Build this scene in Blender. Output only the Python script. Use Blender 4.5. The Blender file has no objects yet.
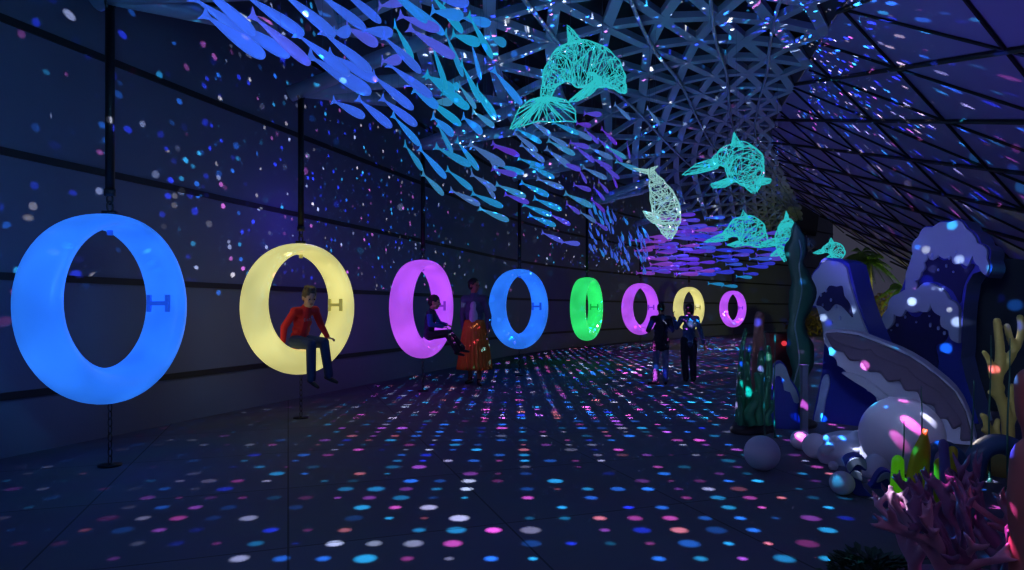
import bpy, bmesh, math, random
from mathutils import Vector, Matrix, Quaternion, noise
R = random.Random(11)
scene = bpy.context.scene
COL = scene.collection
F = 650.0; HZ = 309.0; CAMZ = 1.25
V = Vector

def P(px, py, d):
    """point at distance d in front of the camera that a photo position looks at"""
    return V(((px-512)/F*d, d, CAMZ+(HZ-py)/F*d))
def lin(r, g, b):
    f = lambda c: c/12.92 if c <= .04045 else ((c+.055)/1.055)**2.4
    return (f(r/255), f(g/255), f(b/255), 1)

# ------------------------------------------------------------------ materials
def mat(name, rgb, rough=.6, metal=0, emit=None, es=0, spec=.5, bump=0, bscale=20, noisy=0, nscale=3, enoise=0, sample=True, trans=0, coat=0):
    m = bpy.data.materials.new(name); m.use_nodes = True
    nt = m.node_tree; b = nt.nodes['Principled BSDF']
    c = lin(*rgb)
    b.inputs['Base Color'].default_value = c
    b.inputs['Roughness'].default_value = rough
    b.inputs['Metallic'].default_value = metal
    b.inputs['Specular IOR Level'].default_value = spec
    b.inputs['Coat Weight'].default_value = coat
    tc = nt.nodes.new('ShaderNodeTexCoord')
    if noisy:
        n = nt.nodes.new('ShaderNodeTexNoise'); n.inputs['Scale'].default_value = nscale; n.inputs['Detail'].default_value = 4
        nt.links.new(tc.outputs['Object'], n.inputs['Vector'])
        mx = nt.nodes.new('ShaderNodeMix'); mx.data_type = 'RGBA'
        mx.inputs['A'].default_value = tuple(x*(1-noisy) for x in c[:3])+(1,)
        mx.inputs['B'].default_value = tuple(min(1, x*(1+noisy)) for x in c[:3])+(1,)
        nt.links.new(n.outputs['Fac'], mx.inputs['Factor']); nt.links.new(mx.outputs['Result'], b.inputs['Base Color'])
    if bump:
        n = nt.nodes.new('ShaderNodeTexNoise'); n.inputs['Scale'].default_value = bscale; n.inputs['Detail'].default_value = 5
        nt.links.new(tc.outputs['Object'], n.inputs['Vector'])
        bp = nt.nodes.new('ShaderNodeBump'); bp.inputs['Strength'].default_value = bump; bp.inputs['Distance'].default_value = .02
        nt.links.new(n.outputs['Fac'], bp.inputs['Height']); nt.links.new(bp.outputs['Normal'], b.inputs['Normal'])
    if emit:
        b.inputs['Emission Color'].default_value = lin(*emit)
        b.inputs['Emission Strength'].default_value = es
        if enoise:
            n = nt.nodes.new('ShaderNodeTexNoise'); n.inputs['Scale'].default_value = 2.2; n.inputs['Detail'].default_value = 1
            nt.links.new(tc.outputs['Object'], n.inputs['Vector'])
            mr = nt.nodes.new('ShaderNodeMapRange'); mr.inputs['From Min'].default_value = .3; mr.inputs['From Max'].default_value = .7
            mr.inputs['To Min'].default_value = es*(1-enoise); mr.inputs['To Max'].default_value = es*(1+enoise)
            nt.links.new(n.outputs['Fac'], mr.inputs['Value']); nt.links.new(mr.outputs['Result'], b.inputs['Emission Strength'])
        m.cycles.emission_sampling = 'FRONT' if sample else 'NONE'
    return m

# ------------------------------------------------------------------ objects
def new_mesh_obj(name, verts, faces, m, parent=None, smooth=True, origin=None):
    """verts are world positions; the object's origin is the parent's origin or `origin`"""
    o0 = parent_world(parent) if parent else (origin or V((0, 0, 0)))
    me = bpy.data.meshes.new(name)
    me.from_pydata([tuple(V(v)-o0) for v in verts], [], faces); me.update()
    me.materials.append(m)
    if smooth:
        me.polygons.foreach_set('use_smooth', [True]*len(me.polygons))
    o = bpy.data.objects.new(name, me); COL.objects.link(o)
    if parent: o.parent = parent
    else: o.location = o0
    return o
def parent_world(p):
    w = V((0, 0, 0))
    while p: w += p.location; p = p.parent
    return w
def thing(name, loc, label, cat, group=None):
    o = bpy.data.objects.new(name, None); COL.objects.link(o); o.location = loc; o.empty_display_size = .1
    return tag(o, label, cat, group)
def tag(o, label, cat, group=None):
    o['label'] = label; o['category'] = cat
    if group: o['group'] = group
    return o
def structure(o):
    o['kind'] = 'structure'; return o

class MB:
    def __init__(s): s.v = []; s.f = []
    def add(s, vs, fs):
        n = len(s.v); s.v += [V(v) for v in vs]; s.f += [tuple(i+n for i in f) for f in fs]
    def tube(s, pts, r, n=8, caps=True):
        pts = [V(p) for p in pts]; m = len(pts)
        rs = r if isinstance(r, (list, tuple)) else [r]*m
        t0 = (pts[1]-pts[0]).normalized()
        up = V((0, 0, 1)) if abs(t0.z) < .9 else V((1, 0, 0))
        a = t0.cross(up).normalized(); vs = []
        for i in range(m):
            t = (pts[min(i+1, m-1)]-pts[max(i-1, 0)])
            if t.length < 1e-9: t = t0
            t.normalize()
            a = (a-t*a.dot(t))
            if a.length < 1e-6: a = t.orthogonal()
            a.normalize(); b = t.cross(a)
            for k in range(n):
                q = 2*math.pi*k/n
                vs.append(pts[i]+a*math.cos(q)*rs[i]+b*math.sin(q)*rs[i])
        fs = [(i*n+k, i*n+(k+1) % n, (i+1)*n+(k+1) % n, (i+1)*n+k) for i in range(m-1) for k in range(n)]
        if caps: fs += [tuple(range(n-1, -1, -1)), tuple((m-1)*n+k for k in range(n))]
        s.add(vs, fs); return s
    def box(s, c, d, ax=None):
        c = V(c); X, Y, Z = ax or (V((1, 0, 0)), V((0, 1, 0)), V((0, 0, 1)))
        vs = [c+X*sx*d[0]/2+Y*sy*d[1]/2+Z*sz*d[2]/2 for sz in (-1, 1) for sy in (-1, 1) for sx in (-1, 1)]
        s.add(vs, [(0, 2, 3, 1), (4, 5, 7, 6), (0, 1, 5, 4), (2, 6, 7, 3), (0, 4, 6, 2), (1, 3, 7, 5)]); return s
    def sphere(s, c, r, nu=24, nv=14, sc=(1, 1, 1)):
        c = V(c); vs = [c+V((0, 0, r*sc[2]))]
        for j in range(1, nv):
            t = math.pi*j/nv
            for i in range(nu):
                p = 2*math.pi*i/nu
                vs.append(c+V((r*sc[0]*math.sin(t)*math.cos(p), r*sc[1]*math.sin(t)*math.sin(p), r*sc[2]*math.cos(t))))
        vs.append(c-V((0, 0, r*sc[2])))
        fs = [(0, 1+i, 1+(i+1) % nu) for i in range(nu)]
        for j in range(nv-2):
            for i in range(nu):
                a = 1+j*nu+i; b = 1+j*nu+(i+1) % nu
                fs.append((a, a+nu, b+nu, b))
        e = len(vs)-1; q = 1+(nv-2)*nu
        fs += [(e, q+(i+1) % nu, q+i) for i in range(nu)]
        s.add(vs, fs); return s
    def build(s, name, m, parent=None, smooth=True, origin=None):
        return new_mesh_obj(name, s.v, s.f, m, parent, smooth, origin)

def cap_bm(bm, p0, p1, r0, r1, seg=10, rings=6):
    """a tapered limb piece: the hull of two balls"""
    pts = []
    for c, r in ((V(p0), r0), (V(p1), r1)):
        for j in range(1, rings):
            t = math.pi*j/rings
            for i in range(seg):
                q = 2*math.pi*i/seg
                pts.append(c+V((math.sin(t)*math.cos(q), math.sin(t)*math.sin(q), math.cos(t)))*r)
        pts += [c+V((0, 0, r)), c-V((0, 0, r))]
    vs = [bm.verts.new(p) for p in pts]
    bmesh.ops.convex_hull(bm, input=vs)
def ell_bm(bm, c, rad, rot=None, seg=14, rings=9):
    M = rot or Matrix.Identity(3)
    pts = []
    for j in range(1, rings):
        t = math.pi*j/rings
        for i in range(seg):
            q = 2*math.pi*i/seg
            pts.append(V(c)+M @ V((math.sin(t)*math.cos(q)*rad[0], math.sin(t)*math.sin(q)*rad[1], math.cos(t)*rad[2])))
    pts += [V(c)+M @ V((0, 0, rad[2])), V(c)-M @ V((0, 0, rad[2]))]
    vs = [bm.verts.new(p) for p in pts]
    bmesh.ops.convex_hull(bm, input=vs)
def blob(name, prims, voxel, m, parent, smooth_it=3, origin=None):
    """one continuous skin grown over tapered limb pieces and rounded masses"""
    o0 = parent_world(parent) if parent else (origin or V((0, 0, 0)))
    bm = bmesh.new()
    for p in prims:
        if p[0] == 'c': cap_bm(bm, V(p[1])-o0, V(p[2])-o0, p[3], p[4])
        else: ell_bm(bm, V(p[1])-o0, p[2], p[3] if len(p) > 3 else None)
    loose = [v for v in bm.verts if not v.link_faces]
    bmesh.ops.delete(bm, geom=loose, context='VERTS')
    me = bpy.data.meshes.new(name); bm.to_mesh(me); bm.free()
    o = bpy.data.objects.new(name, me); COL.objects.link(o)
    md = o.modifiers.new('r', 'REMESH'); md.mode = 'VOXEL'; md.voxel_size = voxel; md.use_smooth_shade = True
    if smooth_it:
        s = o.modifiers.new('s', 'SMOOTH'); s.factor = .5; s.iterations = smooth_it
    dg = bpy.context.evaluated_depsgraph_get(); dg.update()
    me2 = bpy.data.meshes.new_from_object(o.evaluated_get(dg))
    me2.name = name
    o.modifiers.clear(); o.data = me2; bpy.data.meshes.remove(me)
    me2.materials.clear(); me2.materials.append(m)
    me2.polygons.foreach_set('use_smooth', [True]*len(me2.polygons))
    if parent: o.parent = parent
    else: o.location = o0
    return o

def catmull(pts, k=4, closed=True):
    out = []; n = len(pts)
    rng = range(n) if closed else range(n-1)
    for i in rng:
        g = (lambda j: pts[j % n]) if closed else (lambda j: pts[max(0, min(n-1, j))])
        p0, p1, p2, p3 = (V(g(i+j)) for j in (-1, 0, 1, 2))
        for s in range(k):
            t = s/k
            out.append(.5*((2*p1)+(p2-p0)*t+(2*p0-5*p1+4*p2-p3)*t*t+(3*p1-p0-3*p2+p3)*t**3))
    if not closed: out.append(V(pts[-1]))
    return out

# ------------------------------------------------------------------ plan of the curved hall
SWL = [(-6.9,-6),(-5.2,-.5),(-4.25,2.2),(-3.22,5.18),(-2.42,7.45),(-1.36,9.9),(.13,12.2),(1.78,15.4),(3.7,18.9),(6.05,22.2),(9.2,27),(13,32),(18,38)]
RB  = [(1.0,-7),(2.2,-2),(2.7,1.5),(3.4,5),(4.1,8),(4.7,10),(5.3,11.9),(6.4,15.5),(7.8,19.5),(10,24),(13,29.5),(15.8,35.5),(18.7,42)]
WALL= [(-8.5,-7),(-5.9,.7),(-4.27,5.42),(-3.25,8.4),(-1.6,13),(.2,18),(2.5,22),(5.5,26),(9.5,30.5),(14,35),(20,40.5)]
def roofz(x, y): return CAMZ+(3-.587*x+.281*y)/.759
def curve_at(lst, t):
    """t in 0..len-1, smooth"""
    n = len(lst); i = min(int(t), n-2); f = t-i
    p = [V(lst[max(0, min(n-1, i+j))]) for j in (-1, 0, 1, 2)]
    return .5*((2*p[1])+(p[2]-p[0])*f+(2*p[0]-5*p[1]+4*p[2]-p[3])*f*f+(3*p[1]-p[0]-3*p[2]+p[3])*f**3)
def vault(t, c, lift=0):
    a = curve_at(SWL, t); b = curve_at(RB, t)
    zb = roofz(b.x, b.y)+.02
    x = a.x+(b.x-a.x)*c; y = a.y+(b.y-a.y)*c
    cc = max(c, 0)
    z = 3.72+(zb-3.72)*cc+.75*4*cc*(1-cc)
    if c < 0: z = 3.72+c*.4
    return V((x, y, z+lift*(1-max(0, c)**4)))
_vs = [(vault(t/4, c/12)) for t in range(0, 49) for c in range(0, 13)]
def lattice_z(x, y):
    best = min(_vs, key=lambda p: (p.x-x)**2+(p.y-y)**2)
    return best.z
# ================================================================== MATERIALS
M = {}
M['steel'] = mat('black_steel', (22, 22, 26), .5, .3)
M['chain'] = mat('chain_steel', (70, 70, 74), .4, .8)
M['lattice'] = mat('painted_lattice_steel', (150, 168, 190), .55, 0, noisy=.15, nscale=2)
M['rail'] = mat('clear_light_rail', (150, 175, 200), .25, .2)
M['membrane'] = mat('dark_roof_membrane', (42, 46, 60), .8, bump=.2, bscale=3)
M['panel'] = mat('tinted_roof_panel', (128, 118, 165), .6, 0, noisy=.08, nscale=1)
M['blackbar'] = mat('black_glazing_bar', (6, 6, 8), .6)

# wall: dark panels with joints are geometry; fine grain in the material
M['wall'] = mat('dark_wall_panel', (92, 100, 122), .7, 0, noisy=.12, nscale=.8, bump=.12, bscale=60)
M['seam'] = mat('dark_wall_seam', (16, 20, 26), .7)

# floor: large stone tiles with thin joints
def floor_mat():
    m = mat('stone_tile_floor', (96, 98, 114), .72, 0, spec=.25)
    nt = m.node_tree; b = nt.nodes['Principled BSDF']
    tc = nt.nodes.new('ShaderNodeTexCoord'); mp = nt.nodes.new('ShaderNodeMapping'); mp.inputs['Rotation'].default_value[2] = math.radians(-19)
    br = nt.nodes.new('ShaderNodeTexBrick'); br.offset = 0
    br.inputs['Color1'].default_value = lin(92, 95, 112); br.inputs['Color2'].default_value = lin(100, 103, 120); br.inputs['Mortar'].default_value = lin(52, 54, 62)
    br.inputs['Scale'].default_value = 1; br.inputs['Mortar Size'].default_value = .006; br.inputs['Brick Width'].default_value = 1.2; br.inputs['Row Height'].default_value = 1.2
    nt.links.new(tc.outputs['Object'], mp.inputs['Vector']); nt.links.new(mp.outputs['Vector'], br.inputs['Vector'])
    n = nt.nodes.new('ShaderNodeTexNoise'); n.inputs['Scale'].default_value = 1.3; n.inputs['Detail'].default_value = 6
    nt.links.new(tc.outputs['Object'], n.inputs['Vector'])
    mx = nt.nodes.new('ShaderNodeMix'); mx.data_type = 'RGBA'; mx.blend_type = 'MULTIPLY'; mx.inputs['Factor'].default_value = .5
    nt.links.new(br.outputs['Color'], mx.inputs['A']); nt.links.new(n.outputs['Color'], mx.inputs['B'])
    nt.links.new(mx.outputs['Result'], b.inputs['Base Color'])
    return m
M['floor'] = floor_mat()

# ================================================================== SETTING
fl = MB(); fl.add([(-30, -12, 0), (60, -12, 0), (60, 90, 0), (-30, 90, 0)], [(0, 1, 2, 3)])
structure(fl.build('floor', M['floor'], smooth=False))

# curved left wall (a real slab) with horizontal seams
def wall_pts(k=6): return [curve_at(WALL, i/k) for i in range((len(WALL)-1)*k+1)]
wp = wall_pts(); WH = 7.4
mb = MB(); vs = []
for i, p in enumerate(wp):
    t = (wp[min(i+1, len(wp)-1)]-wp[max(i-1, 0)]).normalized(); nn = V((-t.y, t.x))
    q = p+nn*.25
    vs += [(p.x, p.y, 0), (p.x, p.y, WH), (q.x, q.y, WH), (q.x, q.y, 0)]
fs = []
for i in range(len(wp)-1):
    a = i*4; b = a+4
    fs += [(a, a+1, b+1, b), (a+1, a+2, b+2, b+1), (a+2, a+3, b+3, b+2)]
fs += [(0, 3, 2, 1), tuple(len(vs)-4+k for k in (0, 1, 2, 3))]
mb.add(vs, fs); structure(mb.build('wall_left', M['wall'], smooth=False))
for k, z in enumerate((.517, 1.525, 2.57, 3.68, 4.8, 5.9)):
    s = MB(); vs = []
    for i, p in enumerate(wp):
        t = (wp[min(i+1, len(wp)-1)]-wp[max(i-1, 0)]).normalized(); nn = V((t.y, -t.x))
        a = p+nn*.025; c = p-nn*.01
        h = .032
        vs += [(c.x, c.y, z-h), (a.x, a.y, z-h), (a.x, a.y, z+h), (c.x, c.y, z+h)]
    fs = [(i*4+j, i*4+(j+1) % 4, i*4+4+(j+1) % 4, i*4+4+j) for i in range(len(wp)-1) for j in range(4)]
    s.add(vs, fs); structure(s.build('trim_%d' % (k+1), M['seam'], smooth=False))

# dark membrane roof above the lattice, from the wall head over the hall
mb = MB(); vs = []; NT = 72; NC = 14
for i in range(NT+1):
    t = 12*i/NT
    for j in range(NC+1):
        c = j/NC
        q = vault(t, c, .55)
        if c < .3: q.z += (WH-4.2)*(1-c/.3)**2
        vs.append(q)
fs = [(i*(NC+1)+j, i*(NC+1)+j+1, (i+1)*(NC+1)+j+1, (i+1)*(NC+1)+j) for i in range(NT) for j in range(NC)]
mb.add(vs, fs); structure(mb.build('ceiling', M['membrane']))
# roof between the lattice edge and the wall head
mb = MB(); vs = []
for i in range(NT+1):
    t = 12*i/NT
    a = vault(t, 0, .55); a.z = WH-.1; w = min(wp, key=lambda p: (p.x-a.x)**2+(p.y-a.y)**2)
    vs += [(a.x, a.y, a.z), (a.x, a.y, WH+.1), ((w.x-.6), w.y+.2, WH+.1)]
fs = []
for i in range(NT):
    a = i*3; b = a+3
    fs += [(a, a+1, b+1, b), (a+1, a+2, b+2, b+1)]
mb.add(vs, fs); structure(mb.build('ceiling', M['membrane'], smooth=False))

# steel diagrid under the membrane
def bar(mb, a, b, w, h):
    d = (b-a); L = d.length
    if L < 1e-6: return
    d /= L; s = d.cross(V((0, 0, 1)))
    if s.length < 1e-3: s = V((1, 0, 0))
    s.normalize(); u = s.cross(d)
    mb.box((a+b)/2, (w, L, h), (s, d, u))
mb = MB()
# arc-length stations along the hall
tt = [0.0]; cum = 0; last = vault(0, .4)
stations = []
step = 1.15; acc = 0
N = 3000
for i in range(N+1):
    t = 12*i/N; p = vault(t, .45); acc += (p-last).length; last = p
    if i == 0 or acc >= step: stations.append(t); acc = 0
nc = 8
def node(i, j):
    c = (j+(.5 if i % 2 else 0))/nc
    return vault(stations[i], c) if c <= 1.0001 else None
for i in range(len(stations)-1):
    for j in range(nc+1):
        a = node(i, j)
        if j < 1: continue
        if a is None: continue
        if i % 2 == 0: nb = [(i+1, j), (i+1, j-1), (i, j+1)]
        else: nb = [(i+1, j), (i+1, j+1), (i, j+1)]
        for (p, q) in nb:
            if q < 1 or q > nc: continue
            b = node(p, q)
            if b is not None: bar(mb, a, b, .15, .09)
structure(mb.build('trim_7', M['lattice'], smooth=False))
# clear rails that follow the hall under the lattice
for k, c in enumerate((.40, .58, .74, .88)):
    mb = MB(); mb.tube([vault(12*i/160, c, -.12) for i in range(1, 150)], .028, 8)
    structure(mb.build('trim_%d' % (9+k), M['rail']))

# sloping panelled roof side with its bars
BR = [(1.0+11,-7+4.9),(2.2+11.2,2),(2.7+11.2,5),(3.4+11.4,9),(4.1+11.6,12.5),(16.1,15),(16.4,17),(16,18.5),(15,18.8),(15.5,21.5),(13.9,26.5)]
mb = MB(); vs = []; n1 = 60; n2 = 10
for i in range(n1+1):
    t = 10*i/n1; a = curve_at(RB, t); b = curve_at(BR, t)
    if t >= 9: b = V(BR[9])*(10-t)+V(BR[10])*(t-9)
    if t > 9.99: a = V(RB[10])
    for j in range(n2+1):
        p = a+(b-a)*j/n2
        vs.append((p.x, p.y, roofz(p.x, p.y)))
fs = [(i*(n2+1)+j, (i+1)*(n2+1)+j, (i+1)*(n2+1)+j+1, i*(n2+1)+j+1) for i in range(n1) for j in range(n2)]
nvp = len(vs)
mb.add(vs, fs)
structure(mb.build('wall_right', M['panel'], smooth=False))
# in-plane triangulated bars
N1 = V((5.09, 8.59, roofz(5.09, 8.59)))
A_ = V((.95, .47, 0)); A_.z = (-.587*.95+.281*.47)/.759
B_ = V((.22, 2.2, 0)); B_.z = (-.587*.22+.281*2.2)/.759
nrm = V((.587, -.281, .759)).normalized()
rb_s = [curve_at(RB, 10*i/100) for i in range(101)]
def in_panel(p):
    if p.z < .05: return False
    # right of the shell's edge
    q = min(range(101), key=lambda i: (rb_s[i].x-p.x)**2+(rb_s[i].y-p.y)**2)
    a = rb_s[max(0, q-1)]; b = rb_s[min(100, q+1)]; d = b-a
    if q >= 99: return False
    return (p.x-a.x)*d.y-(p.y-a.y)*d.x > -.02*d.length and (p.y < 24 or (p.x-13.9)*-.37+(p.y-26.5)*-.03 > -.35)
def clip_bar(mb, o, d, w):
    # walk a long bar and keep the stretch that lies on the panels
    run = []; k = 420
    for i in range(k+1):
        p = o+d*(i/k)
        if in_panel(p): run.append(p)
        elif len(run) > 1:
            mb.tube([run[0]-nrm*w*.8, run[-1]-nrm*w*.8], w, 6); run = []
        else: run = []
    if len(run) > 1: mb.tube([run[0]-nrm*w*.8, run[-1]-nrm*w*.8], w, 6)
for fam, (dv, st, w, cnt) in enumerate(((B_, A_, .034, range(-6, 16)), (A_, B_, .022, range(-7, 12)), (B_-A_, A_, .02, range(-14, 26)))):
    mb = MB()
    for i in cnt:
        o = N1+st*i
        clip_bar(mb, o-dv*14, dv*28 if fam != 2 else dv*32, w)
    structure(mb.build('trim_%d' % (13+fam), M['blackbar'], smooth=False))
# ================================================================== RING SWINGS
def spow(c, e): return math.copysign(abs(c)**e, c)
def torus_link(mb, c, ax, ay, r1, r2, rt, n=14, k=5):
    c = V(c); vs = []
    az = ax.cross(ay)
    for i in range(n):
        q = 2*math.pi*i/n
        ctr = c+ax*math.cos(q)*r1+ay*math.sin(q)*r2
        rad = (ax*math.cos(q)/r1+ay*math.sin(q)/r2).normalized()
        for j in range(k):
            w = 2*math.pi*j/k
            vs.append(ctr+rad*math.cos(w)*rt+az*math.sin(w)*rt)
    mb.add(vs, [(i*k+j, ((i+1) % n)*k+j, ((i+1) % n)*k+(j+1) % k, i*k+(j+1) % k) for i in range(n) for j in range(k)])
SW = [ # px, distance, radius, turn away from viewer, colour, label
 (110, 5.18, .755, 48.5, 'blue', 'large glowing blue ring swing with an empty seat, in front of the others'),
 (301, 7.45, .75, 43, 'yellow', 'glowing pale yellow ring swing that the person in red sits in'),
 (423, 9.9, .75, 61, 'magenta', 'glowing violet ring swing that the small seated child is in'),
 (519.5, 12.2, .75, 52, 'blue', 'glowing blue ring swing beside the woman in the orange skirt'),
 (587, 15.4, .75, 71, 'green', 'glowing green ring swing, the only green one in the row'),
 (640.5, 18.9, .75, 55, 'magenta', 'glowing violet ring swing just before the couple, between green and yellow'),
 (689, 22.2, .75, 57, 'yellow', 'small far glowing yellow ring swing behind the standing couple'),
 (733, 27.0, .76, 56, 'magenta', 'last and smallest glowing violet ring swing of the row'),
]
RC = {'blue': (42, 122, 250), 'yellow': (222, 214, 132), 'magenta': (188, 84, 242), 'green': (46, 232, 112)}
RD = {'blue': (30, 90, 215), 'yellow': (165, 158, 84), 'magenta': (140, 56, 200), 'green': (28, 180, 84)}
for k, c in RC.items():
    M['ring_'+k] = mat('glowing_plastic_'+k, c, .35, 0, emit=c, es=.86, enoise=.22)
    M['grip_'+k] = mat('tinted_grip_'+k, RD[k], .4, 0, emit=RD[k], es=.5, sample=False)
ring_info = []
for (px, d, Rr, th, colr, lab) in SW:
    c = P(px, HZ, d)
    phi = math.atan2(512-px, F)+math.radians(th)
    a = V((math.sin(phi), -math.cos(phi), 0)); u = V((math.cos(phi), math.sin(phi), 0)); z = V((0, 0, 1))
    ring_info.append((c, a, u))
    root = thing('ring_swing', (c.x, c.y, 0), lab, 'swing', 'glowing ring swings hanging in a row along the wall')
    Mj = .645*Rr/.742; cr = .097; b = .184
    NU, NV = 72, 28; vs = []
    for i in range(NU):
        t = 2*math.pi*i/NU; rd = u*math.cos(t)+z*math.sin(t)
        for j in range(NV):
            p = 2*math.pi*j/NV
            cp, sp = math.cos(p), math.sin(p)
            # flatter inner face, rounder outer face
            ro = Mj+cr; ri = Mj-cr-.012+.08*math.sin(t)     # the seat at the bottom is thicker
            rr = (ro+ri)/2+(ro-ri)/2*spow(cp, .93)
            vs.append(c+rd*rr+a*b*spow(sp, .96))
    fs = [(i*NV+j, ((i+1) % NU)*NV+j, ((i+1) % NU)*NV+(j+1) % NV, i*NV+(j+1) % NV) for i in range(NU) for j in range(NV)]
    new_mesh_obj('ring_shell', vs, fs, M['ring_'+colr], root)
    # grip set in the inner face
    g = MB(); gc = c+u*(Mj-cr-.012)+z*.05
    g.box(gc, (.034, .2, .036), (u, a, z))
    for s in (-1, 1): g.box(gc+a*.09*s, (.03, .032, .15), (u, a, z))
    g.build('hand_grip', M['grip_'+colr], root, smooth=False)
    # seam line of the two half shells inside the seat
    top = c.z+Mj+cr
    h = MB(); h.box((c.x, c.y, top+.012), (.1, .06, .03)); torus_link(h, (c.x, c.y, top+.06), u, z, .03, .045, .009)
    torus_link(h, (c.x, c.y, top+.12), a, z, .026, .04, .008)
    h.build('swivel_hook', M['chain'], root)
    h = MB(); h.tube([(c.x, c.y, top-.165), (c.x, c.y, top-.12)], .022, 10); h.build('bolt_cap', M['grip_'+colr], root)
    ch = MB(); zb = c.z-Mj-cr; n = int(zb/.062); st = (zb-.02)/n
    for i in range(n):
        ch.v; torus_link(ch, (c.x, c.y, .02+st*(i+.5)), (a if i % 2 else u), z, .017, st*.62, .0055, 12, 4)
    ch.build('ground_chain', M['chain'], root)
    pl = MB(); pl.tube([(c.x, c.y, 0.0), (c.x, c.y, .012)], .085, 20); pl.build('anchor_plate', M['steel'], root)
    # hanging pole from the roof shell edge
    zt = max(3.66, lattice_z(c.x, c.y)-.06)
    pr = thing('hanging_pole', (c.x, c.y, top+.15), 'black steel pole above the %s' % {110:'large front blue ring swing', 301:'yellow ring swing holding the person in red', 423:'violet ring swing with the small child', 519.5:'second blue ring swing', 587:'green ring swing', 640.5:'violet ring swing after the green one', 689:'far yellow ring swing', 733:'last violet ring swing'}[px], 'pole', 'poles over the ring swings')
    q = MB(); q.tube([(c.x, c.y, top+.17), (c.x, c.y, zt)], .034, 14); q.build('pole_tube', M['steel'], pr)
    q = MB(); q.tube([(c.x, c.y, top+.145), (c.x, c.y, top+.2)], .042, 14); q.build('end_collar', M['chain'], pr)
    q = MB(); torus_link(q, (c.x, c.y, zt+.03), u, z, .045, .06, .012); q.build('top_shackle', M['chain'], pr)
    # short roof struts that meet over each pole
    q = MB()
    for (dx, dy, dz, L, s0) in ((.93, -.12, .32, 1.5, -.14), (.86, .45, .25, 1.7, 0), (.5, .86, .2, 1.6, 0)):
        e = V((dx, dy, dz)).normalized()
        q.tube([V((c.x, c.y, zt+.1))+e*s0, V((c.x, c.y, zt+.1))+e*L], .085, 12)
    structure(q.build('beam', M['lattice'], smooth=True))

# ================================================================== HANGING FISH, coloured light put in as emission
FC = {'blue': (62, 108, 228), 'violetblue': (84, 96, 214), 'azure': (44, 138, 228), 'cyan': (30, 160, 202), 'slate': (72, 112, 168), 'steelteal': (58, 138, 178),
      'violet': (84, 70, 196), 'purple': (96, 54, 190), 'orchid': (132, 66, 180), 'royal': (54, 62, 206), 'navyblue': (58, 92, 206), 'teal': (36, 140, 190)}
for k, c in FC.items():
    M['fish_'+k] = mat('lit_look_acrylic_'+k, c, .35, 0, emit=c, es=.66, sample=False)  # emission in each fish's hue stands in for coloured light on it
M['wire'] = mat('thin_hanging_wire', (110, 120, 140), .5, .5)
PROF = [(0, .0), (.012, .35), (.04, .62), (.09, .82), (.16, .96), (.25, 1.0), (.38, .95), (.52, .78), (.66, .55), (.78, .33), (.86, .22), (.9, .2)]
def fish_mesh(name, n=12, withtail=False, hh=.094, wire=False):
    """nose at +x .5, tail at -x -.5, unit length"""
    vs = []; fs = []
    for (t, w) in PROF:
        x = .5-t
        for k in range(n):
            q = 2*math.pi*k/n
            vs.append((x, math.cos(q)*w*hh*.42, math.sin(q)*w*hh*(1.05 if math.sin(q) > 0 else .95)))
    m = len(PROF)
    fs = [(i*n+k, i*n+(k+1) % n, (i+1)*n+(k+1) % n, (i+1)*n+k) for i in range(m-1) for k in range(n)]
    fs.append(tuple((m-1)*n+k for k in range(n)))
    if withtail:
        tv, tf = tail_geo(); o = len(vs); vs += tv; fs += [tuple(i+o for i in f) for f in tf]
    me = bpy.data.meshes.new(name); me.from_pydata(vs, [], fs); me.update()
    me.polygons.foreach_set('use_smooth', [True]*len(me.polygons)); return me
def tail_geo():
    o = [(-.36, .022), (-.42, .045), (-.5, .115), (-.475, .03), (-.468, 0), (-.47, -.03), (-.485, -.1), (-.42, -.045), (-.36, -.022)]
    n = len(o); vs = [(x, y, z) for y in (-.006, .006) for (x, z) in o]
    fs = [tuple(range(n)), tuple(range(2*n-1, n-1, -1))]+[(i, i+n, (i+1) % n+n, (i+1) % n) for i in range(n)]
    return vs, fs
def tail_mesh():
    v, f = tail_geo(); me = bpy.data.meshes.new('tail_fin'); me.from_pydata(v, [], f); me.update(); return me
ME = {}
def fm(kind, colr):
    k = (kind, colr)
    if k not in ME:
        me = {'body': lambda: fish_mesh('fish_body'), 'tail': tail_mesh, 'whole': lambda: fish_mesh('fish_body', 8, True),
              'fat': lambda: fish_mesh('fish_body', 8, True, .15)}[kind]()
        me.materials.append(M['fish_'+colr]); ME[k] = me
    return ME[k]
wme = None
def wire_mesh():
    global wme
    if wme is None:
        v = []; f = []
        for z in (0, 1):
            for k in range(4): v.append((math.cos(k*math.pi/2)*.0011, math.sin(k*math.pi/2)*.0011, z))
        f = [(k, (k+1) % 4, 4+(k+1) % 4, 4+k) for k in range(4)]
        wme = bpy.data.meshes.new('hanging_wire'); wme.from_pydata(v, [], f); wme.update(); wme.materials.append(M['wire'])
    return wme
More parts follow.
